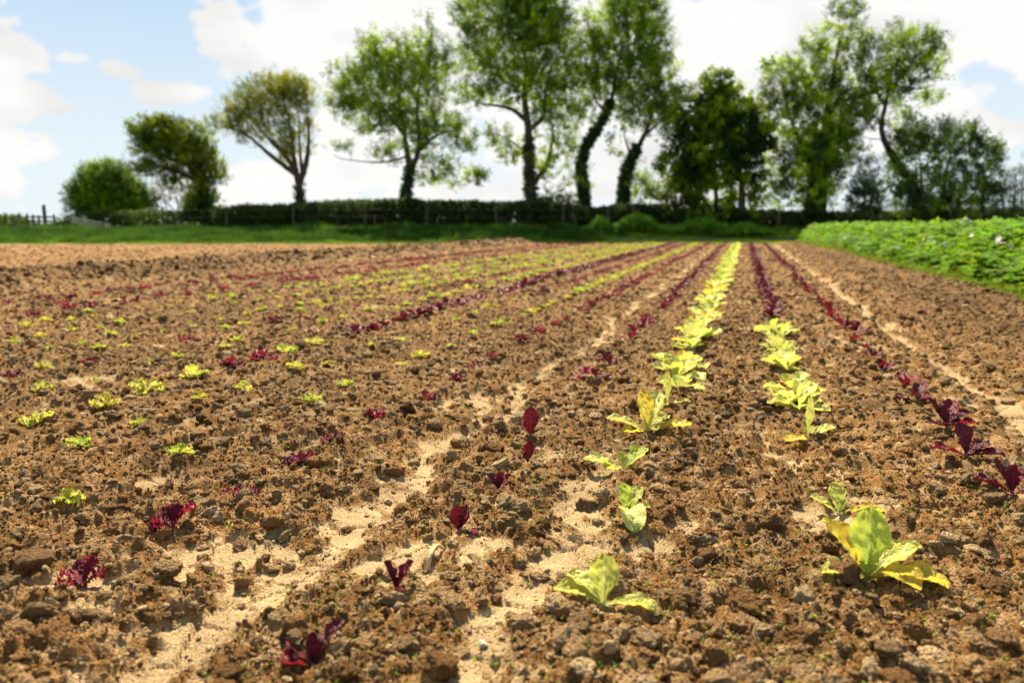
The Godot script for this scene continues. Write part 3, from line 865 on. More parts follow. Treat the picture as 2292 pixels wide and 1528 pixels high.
# trunk and limbs: [px, py] points with a width in pixels; lobes: [px, py, half width, half height, fullness]
func tree(called: String, label: String, depth: float, stems: Array, lobes: Array, how: Dictionary) -> Node3D:
	var first: Array = stems[0][0][0]
	var at := spot(first[0], first[1], depth)
	at.y = bank(at.x, at.z) - 0.05
	var o := thing(called, at)
	tag(o, label, "tree", "trees along the far hedge")
	var px := depth / FPX
	var node_p: Array[Vector3] = []
	var node_par: Array[int] = []
	var node_r: Array[float] = []
	var node_l: Array[float] = []
	var fan: float = how.get("fan", 0.25)
	var chains := []
	var ivy := PackedFloat32Array()
	var k := 0
	for s in stems:
		var raw := []
		var zoff := 0.0
		for q in s[0]:
			raw.append(spot(q[0], q[1], depth) - at + Vector3(0, 0, zoff))
			if k > 0: zoff += rnd(-0.25, 0.25)
		if k == 0: raw[0].y = -0.3
		var steps: int = maxi(6, raw.size() * 4)
		var pts := smooth_line(raw, steps)
		var rad := []
		for i in pts.size():
			rad.append(lerpf(s[1], s[2] * 0.5, float(i) / steps) * px * 0.5 * (1.0 + (0.5 * exp(-i * 0.9) if k == 0 else 0.0)))
		var st := SurfaceTool.new()
		st.begin(Mesh.PRIMITIVE_TRIANGLES)
		tube(st, pts, rad, 10, 0)
		st.generate_normals()
		part("trunk" if k == 0 else "limb", st.commit(), M.bark, o)
		for i in pts.size():
			if k == 0 and i < steps * how.get("bare", 0.45): continue
			node_p.append(pts[i]); node_r.append(rad[i])
			node_par.append(-1)
			node_l.append(pts[i].distance_to(pts[int(steps * how.get("bare", 0.45))]) if k == 0 else node_p[0].distance_to(pts[i]))
		var iv: float = how.get("ivy", 0.0)
		if iv > 0.0 and k < 1:
			for i in int(pts.size() * how.get("ivy_to", 0.5)):
				for e in int(40 * iv):
					var a := rnd(0, TAU)
					var dir := Vector3(cos(a), rnd(-.2, .5), sin(a)).normalized()
					push(ivy, Basis(Quaternion(Vector3.UP, dir)).scaled(Vector3.ONE * rnd(.12, .22)), pts[i] + Vector3(0, rnd(-.25, .25), 0) + dir * rad[i] * rnd(.6, 1.1), Color(.035, .07, .018) * rnd(.7, 1.4))
		k += 1
	# branches reach for points spread through the crown
	var goals := []
	for l in lobes:
		var c := spot(l[0], l[1], depth) - at
		var r := Vector3(l[2] * px, l[3] * px, (l[2] + l[3]) * 0.5 * px * how.get("deep", 0.8))
		for e in maxi(3, int(l[2] * l[3] * px * px * how.get("branches", 10.0))):
			var d := Vector3(rng.randfn(), rng.randfn(), rng.randfn()).normalized() * pow(rng.randf(), 0.45)
			goals.append(c + d * r * 0.95)
	var fork: Vector3 = node_p[0]
	goals.sort_custom(func(a, b): return a.distance_squared_to(fork) < b.distance_squared_to(fork))
	var ends := []
	var lean: Vector3 = how.get("sweep", Vector3.ZERO)
	for g: Vector3 in goals:
		var best := 0
		var low := 1e9
		for i in node_p.size():
			var dv := g - node_p[i]
			var d := dv.length() + fan * node_l[i] + (0.9 * maxf(0.0, -dv.y) if how.get("rising", true) else 0.0)
			if d < low: low = d; best = i
		var from := node_p[best]
		var span := from.distance_to(g)
		var steps := maxi(2, int(span / 0.45))
		var pts := [from]
		var side := Vector3(rng.randfn(), rng.randfn(), rng.randfn()) * span * 0.07
		var par := best
		var chain := [best]
		for e in steps:
			var t := float(e + 1) / steps
			var p := from.lerp(g, t) + side * sin(t * PI) + Vector3(0, -0.08 * span * sin(t * PI), 0)
			node_p.append(p); node_par.append(par); node_r.append(0.0)
			node_l.append(node_l[best] + span * t)
			par = node_p.size() - 1
			chain.append(par)
		chains.append(chain)
		ends.append([g, (g - from).normalized()])
	for i in range(node_p.size() - 1, -1, -1):
		var p := node_par[i]
		if node_par[i] >= 0:
			node_r[i] = maxf(node_r[i], 0.008)
			if node_par[p] >= 0: node_r[p] = pow(pow(node_r[p], 2.4) + pow(node_r[i], 2.4), 1.0 / 2.4) if node_r[p] > 0.0 else node_r[i] + 0.0012
	var st := SurfaceTool.new()
	st.begin(Mesh.PRIMITIVE_TRIANGLES)
	var firstv := 0
	for c in chains:
		var pts := []
		var rad := []
		for i in c.size():
			pts.append(node_p[c[i]])
			rad.append(minf(node_r[c[i]], node_r[c[1]] * 1.1) * how.get("thick", 1.0))
		firstv = tube(st, pts, rad, 4 if rad[0] < 0.03 else 6, firstv)
	st.generate_normals()
	tag(part("branches", st.commit(), M.bark, o), "", "", "", "stuff")
	# foliage
	var n := FastNoiseLite.new()
	noise(n, how.get("clump", 0.8), int(first[0]), 2)
	var buf := PackedFloat32Array()
	var bright: Color = how.get("bright", Color(0.12, 0.19, 0.03))
	var dull: Color = how.get("dull", Color(0.06, 0.11, 0.025))
	var size: float = how.get("size", 0.3)
	var full: float = how.get("full", 60.0)
	var gap: float = how.get("gap", -0.05) - 0.05
	for l in lobes:
		var c := spot(l[0], l[1], depth) - at
		var r := Vector3(l[2] * px, l[3] * px, (l[2] + l[3]) * 0.5 * px * how.get("deep", 0.8))
		var f: float = l[4] if l.size() > 4 else 1.0
		for e in int(l[2] * l[3] * px * px * full * f * 6.0):
			var q := Vector3(rng.randfn(), rng.randfn(), rng.randfn()).normalized() * pow(rng.randf(), 0.4)
			var p := c + q * r * (1.0 + 0.13 * rng.randfn())
			var cl := n.get_noise_3dv(p)
			if cl < gap + rnd(-0.12, 0.12): continue
			var dir := (q + Vector3(rnd(-.5, .5), rnd(-.1, .9), rnd(-.5, .5)) + lean).normalized()
			var w := clampf(0.54 + 2.2 * n.get_noise_3dv(p * 0.45 + Vector3(31, 0, 0)) + rnd(-.35, .35), 0, 1)
			var col := dull.lerp(bright, w) * rnd(0.75, 1.25)
			push(buf, Basis(Quaternion(Vector3.UP, dir)).rotated(dir, rnd(0, TAU)).scaled(Vector3.ONE * size * rnd(.7, 1.25)), p, col)
	for e in ends:                                  # twigs that stand out of the crown
		for w in 3:
			var dir: Vector3 = (e[1] + Vector3(rnd(-.6, .6), rnd(-.2, .9), rnd(-.6, .6)) + lean).normalized()
			push(buf, Basis(Quaternion(Vector3.UP, dir)).scaled(Vector3.ONE * size * rnd(.8, 1.5)), e[0] + dir * 0.05, dull.lerp(bright, rng.randf()) * rnd(.8, 1.2))
	multi("crown", M.sprays[how.get("spray", 0)], M.leaf, buf, o)
	if ivy.size(): multi("ivy", M.sprays[1], M.leaf, ivy, o)
	return o

func build_trees() -> void:
	M.sprays = [spray_mesh(15, 0.30, 0.21, 1), spray_mesh(20, 0.34, 0.30, 2), spray_mesh(13, 0.26, 0.13, 3), spray_mesh(14, 0.42, 0.36, 4)]
	var pop := {"bright": Color(0.38, 0.50, 0.018), "dull": Color(0.085, 0.165, 0.022), "size": 0.36, "full": 54.0, "gap": -0.03, "clump": 0.75, "ivy": 1.0, "branches": 9.0, "sweep": Vector3(0, 0.35, 0)}
	tree("round_tree", "low dome-shaped green tree at the far left end of the hedge", 46.0, [[[[255, 492], [252, 470], [246, 440], [240, 410]], 13, 6], [[[253, 474], [285, 450], [305, 430]], 8, 4], [[[252, 470], [215, 448], [190, 436]], 8, 4], [[[170, 484], [172, 470], [180, 452]], 6, 3]],
		[[240, 428, 78, 52, 1.3], [186, 444, 40, 34, 1.2], [298, 446, 44, 36, 1.2], [238, 396, 56, 34, 1.3], [205, 470, 50, 14], [280, 462, 50, 22]], {"bright": Color(0.22, 0.33, 0.012), "dull": Color(0.06, 0.13, 0.012), "size": 0.32, "full": 95.0, "gap": -0.25, "bare": 0.3, "spray": 0, "branches": 8.0, "rising": false})
	tree("windswept_tree", "windswept dark tree leaning left, ivy round its base", 44.0, [[[[462, 495], [458, 450], [445, 405], [415, 365], [380, 330]], 26, 9], [[[448, 410], [400, 385], [340, 372]], 12, 5], [[[450, 420], [470, 390], [470, 370]], 12, 5], [[[420, 370], [370, 350], [320, 332]], 9, 4]],
		[[352, 286, 66, 24], [395, 310, 78, 38], [345, 330, 50, 26, .9], [418, 345, 66, 44], [330, 374, 44, 16, .9], [472, 382, 34, 36], [452, 440, 36, 50, 1.2], [390, 400, 40, 24, .6], [318, 300, 30, 10], [440, 470, 30, 30, 1.0]], {"bright": Color(0.26, 0.32, 0.012), "dull": Color(0.055, 0.095, 0.012), "size": 0.32, "full": 100.0, "gap": -0.16, "ivy": 1.6, "sweep": Vector3(-0.6, 0, 0), "clump": 0.7, "bare": 0.35})
	tree("yellowish_tree", "yellowish windswept tree with fine bare branches fanning up left", 43.0, [[[[671, 480], [670, 440], [668, 410], [660, 385], [640, 350], [610, 310]], 26, 9], [[[662, 390], [610, 350], [550, 300], [500, 284]], 13, 4], [[[668, 412], [686, 370], [692, 320], [690, 260]], 16, 5], [[[664, 392], [655, 330], [645, 260]], 12, 4], [[[640, 352], [590, 300], [560, 260]], 9, 3], [[[676, 390], [672, 330], [670, 270]], 9, 3]],
		[[618, 208, 88, 40, 1.1], [550, 246, 58, 36, 1.0], [508, 280, 46, 20, 1.0], [662, 220, 48, 46, .9], [590, 268, 80, 40, .6], [655, 310, 44, 60, .35], [692, 290, 16, 55, .35], [632, 300, 50, 30, .3], [640, 190, 50, 20, .9], [560, 305, 50, 22, .25], [648, 345, 20, 35, .7]], {"fan": 0.85, "thick": 0.75, "bright": Color(0.33, 0.33, 0.010), "dull": Color(0.13, 0.17, 0.012), "size": 0.3, "full": 100.0, "gap": -0.1, "spray": 2, "branches": 24.0, "ivy": 0.5, "sweep": Vector3(-0.4, 0.3, 0), "bare": 0.55, "clump": 0.6})
	tree("poplar_tree", "broad grey-green tree with forked trunk, third trunk from the left above the hedge", 41.0, [[[[910, 475], [909, 440], [916, 380], [908, 320], [900, 260], [885, 200]], 24, 8], [[[918, 385], [936, 340], [938, 300], [935, 240], [945, 150]], 14, 4], [[[938, 335], [975, 305], [1020, 290]], 10, 4], [[[905, 300], [860, 250], [815, 215]], 10, 4], [[[912, 350], [850, 362], [770, 356], [745, 345]], 5, 2]],
		[[868, 128, 66, 52], [798, 186, 62, 48, .9], [900, 196, 100, 76], [962, 140, 52, 58, .9], [950, 62, 20, 34, .35], [768, 225, 42, 34, .9], [850, 262, 86, 40], [968, 280, 62, 50, .95], [1036, 312, 36, 40, .7], [1064, 392, 24, 22, 1.1], [985, 385, 60, 34, .65], [762, 334, 38, 14, .4], [862, 345, 40, 24, .5], [830, 95, 26, 30, .5], [925, 330, 60, 40, .4]], pop.merged({"deep": 0.75}))
	tree("poplar_tree", "tallest broad tree near the centre with a side trunk on the right", 42.0, [[[[1190, 480], [1188, 430], [1184, 350], [1182, 285], [1174, 215], [1178, 150], [1160, 70]], 30, 9], [[[1180, 272], [1150, 248], [1120, 238], [1070, 232]], 12, 5], [[[1192, 412], [1222, 372], [1234, 330], [1240, 270]], 15, 6], [[[1184, 290], [1215, 262], [1222, 200], [1240, 130]], 12, 4], [[[1178, 200], [1205, 150], [1230, 90]], 9, 4], [[[1186, 350], [1150, 320], [1110, 300]], 6, 3]],
		[[1150, 52, 120, 68], [1088, 128, 76, 58, .95], [1236, 112, 78, 78], [1062, 212, 60, 24, .9], [1158, 186, 100, 50, .95], [1252, 220, 54, 50, .8], [1116, 312, 36, 34, .45], [1262, 310, 42, 52, .6], [1210, 40, 80, 60], [1050, 30, 40, 40, .7], [1150, 350, 30, 40, .35], [1230, 372, 50, 40, .3], [1160, -20, 120, 60], [1215, 260, 40, 40, .6], [1288, 168, 30, 52, .6], [1290, 250, 26, 30, .35]], pop)
	tree("poplar_tree", "tall tree with an S-bent ivy-covered trunk right of centre", 42.5, [[[[1310, 482], [1307, 430], [1300, 378], [1312, 330], [1342, 280], [1368, 228], [1378, 170], [1395, 90]], 22, 8], [[[1356, 250], [1335, 225], [1325, 190]], 7, 3], [[[1372, 205], [1400, 180], [1430, 140]], 8, 3]],
		[[1398, 60, 92, 78], [1338, 120, 40, 60, .9], [1424, 150, 76, 52, .95], [1352, 186, 50, 44, .8], [1462, 92, 42, 62, .9], [1312, 250, 34, 30, .5], [1400, 215, 50, 30, .6], [1420, -10, 70, 50], [1476, 168, 36, 50, .7], [1316, 190, 30, 40, .5], [1300, 400, 26, 40, .15]], pop.merged({"ivy": 2.2, "ivy_to": 0.72}, true))
	tree("poplar_tree", "leaning ivy-covered tree with a low crown right of the S-bent one", 41.5, [[[[1398, 482], [1396, 430], [1404, 380], [1428, 330], [1448, 290], [1462, 240]], 26, 10], [[[1440, 305], [1480, 272], [1505, 262]], 8, 4], [[[1415, 355], [1400, 310], [1396, 280]], 6, 3]],
		[[1450, 235, 60, 52], [1502, 236, 34, 44, .8], [1402, 262, 44, 34, .6], [1470, 190, 40, 30, .7], [1425, 412, 34, 40, .9], [1460, 440, 26, 24, .7], [1480, 290, 40, 24, .5], [1532, 226, 34, 34, .6], [1384, 332, 26, 30, .3]], pop.merged({"ivy": 2.0, "ivy_to": 0.7, "bright": Color(0.36, 0.46, 0.03)}, true))
	tree("dense_tree", "dense dark layered tree reaching down to the hedge, right of centre", 40.0, [[[[1556, 488], [1560, 420], [1580, 330], [1600, 240]], 16, 6], [[[1660, 486], [1662, 420], [1655, 350], [1640, 290]], 18, 7], [[[1604, 486], [1602, 420], [1600, 350]], 12, 6]],
		[[1602, 208, 40, 44, .9], [1588, 272, 82, 50, 1.1], [1562, 346, 78, 50, 1.0], [1655, 322, 62, 62, 1.0], [1540, 405, 56, 36, 1.0], [1612, 392, 66, 30, .9], [1690, 300, 40, 50, .8], [1640, 240, 50, 36, .8], [1530, 452, 54, 20, .9], [1640, 450, 70, 18, .7], [1600, 478, 110, 12, 1.0], [1500, 370, 30, 24, .8], [1690, 400, 20, 60, .4]], {"bright": Color(0.28, 0.38, 0.012), "dull": Color(0.03, 0.065, 0.010), "size": 0.34, "full": 62.0, "gap": 0.0, "spray": 3, "ivy": 0.6, "bare": 0.2, "clump": 1.0})
	tree("poplar_tree", "tall wind-thinned tree with feathery top, right of the dense dark one", 40.5, [[[[1822, 488], [1826, 430], [1838, 360], [1850, 280], [1862, 190], [1880, 90]], 34, 8], [[[1832, 400], [1800, 340], [1770, 270], [1745, 190]], 14, 4], [[[1850, 280], [1875, 230], [1905, 180]], 9, 4], [[[1842, 470], [1848, 410], [1860, 340]], 18, 7]],
		[[1892, 36, 42, 54, .55], [1842, 112, 52, 46, .7], [1742, 158, 46, 28, .55], [1800, 182, 82, 50, .8], [1856, 236, 76, 70, 1.1], [1780, 262, 62, 50, 1.0], [1800, 352, 84, 50, 1.7], [1856, 330, 58, 60, 1.6], [1756, 425, 50, 40, 1.0], [1830, 430, 42, 54, 1.5], [1910, 120, 40, 60, .45], [1725, 230, 40, 40, .6], [1870, 400, 24, 30, .6], [1926, 225, 46, 60, .5], [1890, 300, 30, 40, .8]], pop.merged({"dull": Color(0.04, 0.085, 0.018), "ivy": 1.6, "bare": 0.25}, true))
	tree("poplar_tree", "crooked open tree at the right, trunk bending left then up", 39.5, [[[[2062, 488], [2046, 420], [2012, 370], [1982, 318], [1974, 280], [1984, 230], [1992, 190], [1998, 140]], 24, 8], [[[1990, 200], [2030, 160], [2060, 120]], 9, 4], [[[1984, 240], [1955, 180], [1950, 140]], 7, 3], [[[1996, 190], [2050, 200], [2090, 190]], 6, 3]],
		[[2028, 102, 66, 46, .85], [1950, 132, 34, 52, .7], [2082, 132, 34, 58, .7], [1992, 188, 60, 34, .8], [2082, 216, 24, 18, .8], [1965, 262, 40, 24, .35], [2020, 170, 60, 40, .6], [2000, 226, 30, 20, .5], [1938, 250, 40, 44, .5], [1905, 335, 40, 46, .3], [2030, 280, 34, 40, .4]], pop.merged({"dull": Color(0.04, 0.085, 0.018), "ivy": 0.4, "bare": 0.55}, true))
	tree("bushy_tree", "wide bushy tree behind the crop near the right edge", 39.0, [[[[2110, 488], [2112, 440], [2118, 390], [2130, 340]], 18, 7], [[[2140, 486], [2150, 430], [2180, 370]], 12, 5], [[[2060, 486], [2058, 430], [2050, 360]], 10, 4], [[[2200, 486], [2205, 430], [2215, 370]], 8, 4]],
		[[2098, 322, 86, 48, 1.0], [2054, 300, 44, 28, .6], [2190, 350, 44, 36, .7], [2110, 412, 110, 54, 1.0], [2232, 338, 18, 34, .5], [2172, 306, 40, 22, .6], [2020, 340, 36, 54, .7], [2206, 420, 46, 50, .8], [2020, 430, 50, 40, .7], [2110, 460, 110, 24, 1.0], [2150, 300, 40, 26, .6], [2226, 352, 16, 30, .4]], {"bright": Color(0.17, 0.26, 0.02), "dull": Color(0.035, 0.07, 0.022), "size": 0.34, "full": 60.0, "gap": -0.02, "bare": 0.2, "clump": 0.9, "ivy": 0.5})
	tree("hedgerow_shrub", "upright dark shrub standing alone left of the crooked tree", 39.2, [[[[1938, 490], [1936, 450], [1932, 400]], 9, 4], [[[1946, 490], [1956, 440], [1958, 410]], 7, 3]],
		[[1938, 400, 32, 44, .7], [1934, 445, 38, 36, .9], [1975, 440, 24, 34, .35], [1940, 475, 40, 16, .9]], {"bright": Color(0.09, 0.14, 0.03), "dull": Color(0.045, 0.085, 0.025), "size": 0.32, "full": 70.0, "gap": -0.15, "bare": 0.2})
	tree("hedgerow_shrub", "thin reedy shrub cut by the right edge of the photo", 38.0, [[[[2270, 490], [2272, 440], [2276, 390]], 7, 3], [[[2250, 490], [2246, 440], [2240, 400]], 5, 3], [[[2290, 490], [2296, 430], [2300, 380]], 5, 3]],
		[[2262, 440, 34, 50, .6], [2292, 420, 24, 60, .6], [2240, 450, 26, 34, .6], [2270, 475, 50, 16, .8]], {"bright": Color(0.13, 0.16, 0.05), "dull": Color(0.07, 0.10, 0.03), "size": 0.3, "full": 60.0, "gap": -0.1, "bare": 0.1, "branches": 14.0, "spray": 2})
	tree("hedgerow_shrub", "bare twiggy shrub between the dome tree and the windswept tree", 46.5, [[[[372, 492], [372, 470], [368, 440]], 5, 2], [[[360, 492], [352, 460], [345, 430]], 4, 2], [[[392, 492], [398, 460], [395, 430]], 4, 2]],
		[[365, 430, 30, 30, .06], [395, 440, 24, 34, .06], [345, 450, 20, 30, .06]], {"bright": Color(0.15, 0.13, 0.06), "dull": Color(0.10, 0.09, 0.04), "size": 0.2, "full": 40.0, "gap": 0.0, "bare": 0.1, "branches": 60.0, "spray": 2})
	tree("hedgerow_shrub", "small dark shrub at the foot of the tallest tree", 41.8, [[[[1232, 488], [1234, 460], [1240, 430]], 6, 3], [[[1250, 488], [1256, 460], [1260, 440]], 5, 3]],
		[[1240, 446, 34, 30, .6], [1275, 455, 24, 22, .5], [1215, 462, 24, 20, .7]], {"bright": Color(0.08, 0.13, 0.03), "dull": Color(0.045, 0.085, 0.025), "size": 0.3, "full": 80.0, "gap": -0.1, "bare": 0.1})

func hedge(called: String, label: String, depth: float, line: Array, seed_: int, thick: float, dens: float) -> void:
	# line: [px, py of the top, py of the foot, fullness]
	var a := spot(line[0][0], line[0][2], depth)
	a.y = bank(a.x, a.z)
	var o := thing(called, a)
	tag(o, label, "hedge")
	var n := FastNoiseLite.new()
	noise(n, 0.55, seed_, 2)
	var buf := PackedFloat32Array()
	var st := SurfaceTool.new()
	st.begin(Mesh.PRIMITIVE_TRIANGLES)
	var fv := 0
	for i in line.size() - 1:
		var p0 := spot(line[i][0], line[i][1], depth)
		var p1 := spot(line[i + 1][0], line[i + 1][1], depth)
		var f0 := bank(p0.x, -depth)
		var area := (p1.x - p0.x) * (p0.y + p1.y - 2.0 * f0) * 0.5
		for k in int(area * dens):
			var t := rng.randf()
			var top := lerpf(p0.y, p1.y, t)
			var hgt := pow(rng.randf(), 0.75)
			var p := Vector3(lerpf(p0.x, p1.x, t), lerpf(f0, top, hgt) - 0.06, -depth + rnd(-thick, thick))
			var cl := n.get_noise_3dv(p * Vector3(1, 1, 0.4))
			if hgt < 0.82 and cl < -0.43 + rnd(-.06, .06) + 0.10 * (1.0 - hgt): continue
			var out := Vector3(rnd(-.7, .7), rnd(-.2, .9) + (0.5 if hgt > 0.9 else 0.0), (p.z + depth) / thick + rnd(-.4, .4)).normalized()
			push(buf, Basis(Quaternion(Vector3.UP, out)).rotated(out, rnd(0, TAU)).scaled(Vector3.ONE * rnd(.15, .26)), p - a, Color(.035, .06, .014).lerp(Color(.13, .19, .02), rng.randf() * line[i][3]) * rnd(.7, 1.25))
		for k in int((p1.x - p0.x) * 5.0):
			var x := rnd(p0.x, p1.x)
			var z := -depth + rnd(-thick, thick) * 0.6
			var h := (p0.y - f0) * rnd(.6, .95)
			var b := Vector3(x, f0 - 0.1, z) - a
			fv = tube(st, [b, b + Vector3(rnd(-.15, .15), h * .5, rnd(-.1, .1)), b + Vector3(rnd(-.3, .3), h, rnd(-.2, .2))], [.03, .02, .008], 5, fv)
	st.generate_normals()
	tag(part("stems", st.commit(), M.bark, o), "", "", "", "stuff")
	multi("foliage", M.sprays[1], M.leaf, buf, o)

func build_boundary() -> void:
	hedge("clipped_hedge", "long dark clipped hedge under the trees, thin enough to see through", 40.6, [[486, 470, 512, .4], [560, 460, 512, .4], [600, 463, 512, .5], [700, 456, 512, .4], [760, 452, 512, .3], [880, 450, 512, .3], [925, 446, 512, .2], [945, 452, 512, .3], [1060, 452, 512, .3], [1100, 456, 512, .3], [1180, 452, 512, .2], [1280, 460, 512, .2], [1330, 468, 512, .2], [1400, 458, 512, .2], [1480, 462, 512, .2], [1560, 470, 512, .2], [1700, 474, 512, .2], [1850, 476, 512, .2], [1960, 478, 512, .3], [2100, 470, 512, .3], [2320, 470, 512, .3]], 4, 0.8, 480.0)
	hedge("overgrown_hedge", "green overgrown bank hedge below the dome-shaped tree on the left", 44.0, [[118, 500, 528, .8], [150, 487, 528, .9], [200, 480, 528, .9], [260, 474, 528, 1.], [340, 472, 528, 1.], [380, 474, 528, .5], [490, 476, 528, .3]], 8, 0.8, 260.0)
	hedge("rounded_bush", "rounded green bush in the far left corner beside the gate", 44.0, [[-60, 484, 528, .9], [0, 482, 528, 1.], [30, 481, 528, 1.], [50, 488, 528, .9], [64, 500, 528, .8]], 9, 0.8, 260.0)
	# posts and wire
	var post := SurfaceTool.new()
	post.begin(Mesh.PRIMITIVE_TRIANGLES)
	tube(post, [Vector3(0, -0.3, 0), Vector3(0, 0.5, 0), Vector3(0, 1.14, 0), Vector3(0, 1.2, 0), Vector3(0, 1.205, 0)], [.05, .048, .046, .04, .001], 9, 0)
	post.generate_normals()
	var pm := post.commit()
	var said := {505: "pale wooden fence post at the left end of the clipped hedge", 656: "wooden fence post just left of the yellowish tree's trunk", 816: "tall pale fence post left of the forked grey-green tree", 838: "short broken fence post right beside a taller one", 952: "wooden fence post right of the forked grey-green tree's trunk", 1112: "wooden fence post in front of the see-through hedge gap, left of the tallest tree", 1263: "wooden fence post right of the tallest tree's trunk", 1360: "wooden fence post under the S-bent trunk", 1420: "post top poking out of the bright weed mound", 1580: "dark fence post before the dense layered tree", 1745: "fence post between the dense tree and the feathery-topped tree", 362: "brown fence post before the overgrown bank hedge"}
	var tops := []
	for x in said:
		var p := spot(x, 482, 39.2)
		p.y = bank(p.x, p.z)
		var o := part("fence_post", pm, M.post)
		o.position = p
		o.scale.y = 0.6 if x == 838 else 1.0
		o.rotation = Vector3(0.02, x, rng.randfn() * 0.03)
		tag(o, said[x], "fence post", "posts of the wire fence")
		if x != 838: tops.append(p)
	tops.sort_custom(func(a, b): return a.x < b.x)
	var brace := SurfaceTool.new()
	brace.begin(Mesh.PRIMITIVE_TRIANGLES)
	var b0 := spot(1284, 482, 39.1)
	tube(brace, [Vector3(0.25, -0.1, 0), Vector3(0.08, 0.5, 0), Vector3(-0.06, 0.95, -0.02), Vector3(-0.065, 0.96, -0.02)], [.05, .048, .045, .001], 8, 0)
	brace.generate_normals()
	var br := part("fence_brace", brace.commit(), M.post)
	br.position = Vector3(b0.x, bank(b0.x, b0.z), b0.z)
	tag(br, "slanting wooden fence brace next to the post right of the tallest tree", "fence brace")
	for w in 2:
		var st := SurfaceTool.new()
		st.begin(Mesh.PRIMITIVE_TRIANGLES)
		var line := []
		var rad := []
		for p: Vector3 in tops:
			line.append(p + Vector3(0, [1.05, 0.7][w], 0.06))
			rad.append(0.0016)
		tube(st, line, rad, 4, 0)
		st.generate_normals()
		tag(part("fence_wire", st.commit(), M.steel), ["upper strand of wire strung along the fence posts", "lower strand of wire strung along the fence posts"][w], "wire")
	# gate in the gap at the far left
	var g0 := spot(62, 512, 44.5)
	var gy := bank(g0.x, g0.z)
	var gate := thing("field_gate", Vector3(g0.x, gy, g0.z))
	tag(gate, "dark wooden field gate in the gap left of the overgrown hedge", "gate")
	var wide := (124.0 - 62.0) * 44.5 / FPX
	for k in 4:
		var bx := BoxMesh.new()
		bx.size = Vector3(wide, 0.09, 0.03)
		part("rail", bx, M.wood_dark, gate).position = Vector3(wide * .5, [0.18, 0.36, 0.54, 0.76][k], 0)
	for q in [[0.02, 0.95], [0.36, 0.9], [0.66, 0.86], [wide - 0.04, 0.9]]:
		var bx := BoxMesh.new()
		bx.size = Vector3(0.09, q[1] + 0.2, 0.075)
		part("stile", bx, M.wood_dark, gate).position = Vector3(q[0], (q[1] - 0.2) * .5, 0.054)
	var tall := spot(101, 512, 44.3)
	var gp := part("gate_post", pm, M.wood_dark)
	gp.position = Vector3(tall.x, bank(tall.x, tall.z), tall.z)
	gp.scale = Vector3(2.0, 1.15, 2.0)
	tag(gp, "thick dark gate post standing above the gate against the sky", "gate post")
	# a pale metal hurdle half sunk in the left hedge
	var hd := spot(180, 486, 43.0)
	var hu := thing("metal_hurdle", hd)
	tag(hu, "pale metal hurdle lying tilted on the overgrown hedge, partly hidden", "hurdle")
	var e := spot(266, 502, 43.0) - hd
	for k in 3:
		var st := SurfaceTool.new()
		st.begin(Mesh.PRIMITIVE_TRIANGLES)
		tube(st, [Vector3(0, -0.13 * k, 0.95), e + Vector3(0, -0.13 * k, 0.95)], [.018, .018], 8, 0)
		st.generate_normals()
		part("rail", st.commit(), M.steel, hu)
	for t in [0.0, 0.2, 1.0]:
		var st := SurfaceTool.new()
		st.begin(Mesh.PRIMITIVE_TRIANGLES)
		tube(st, [e * t + Vector3(0, 0.03, 0.95), e * t + Vector3(0, -0.5, 0.95)], [.02, .02], 8, 0)
		st.generate_normals()
		part("upright", st.commit(), M.steel, hu)

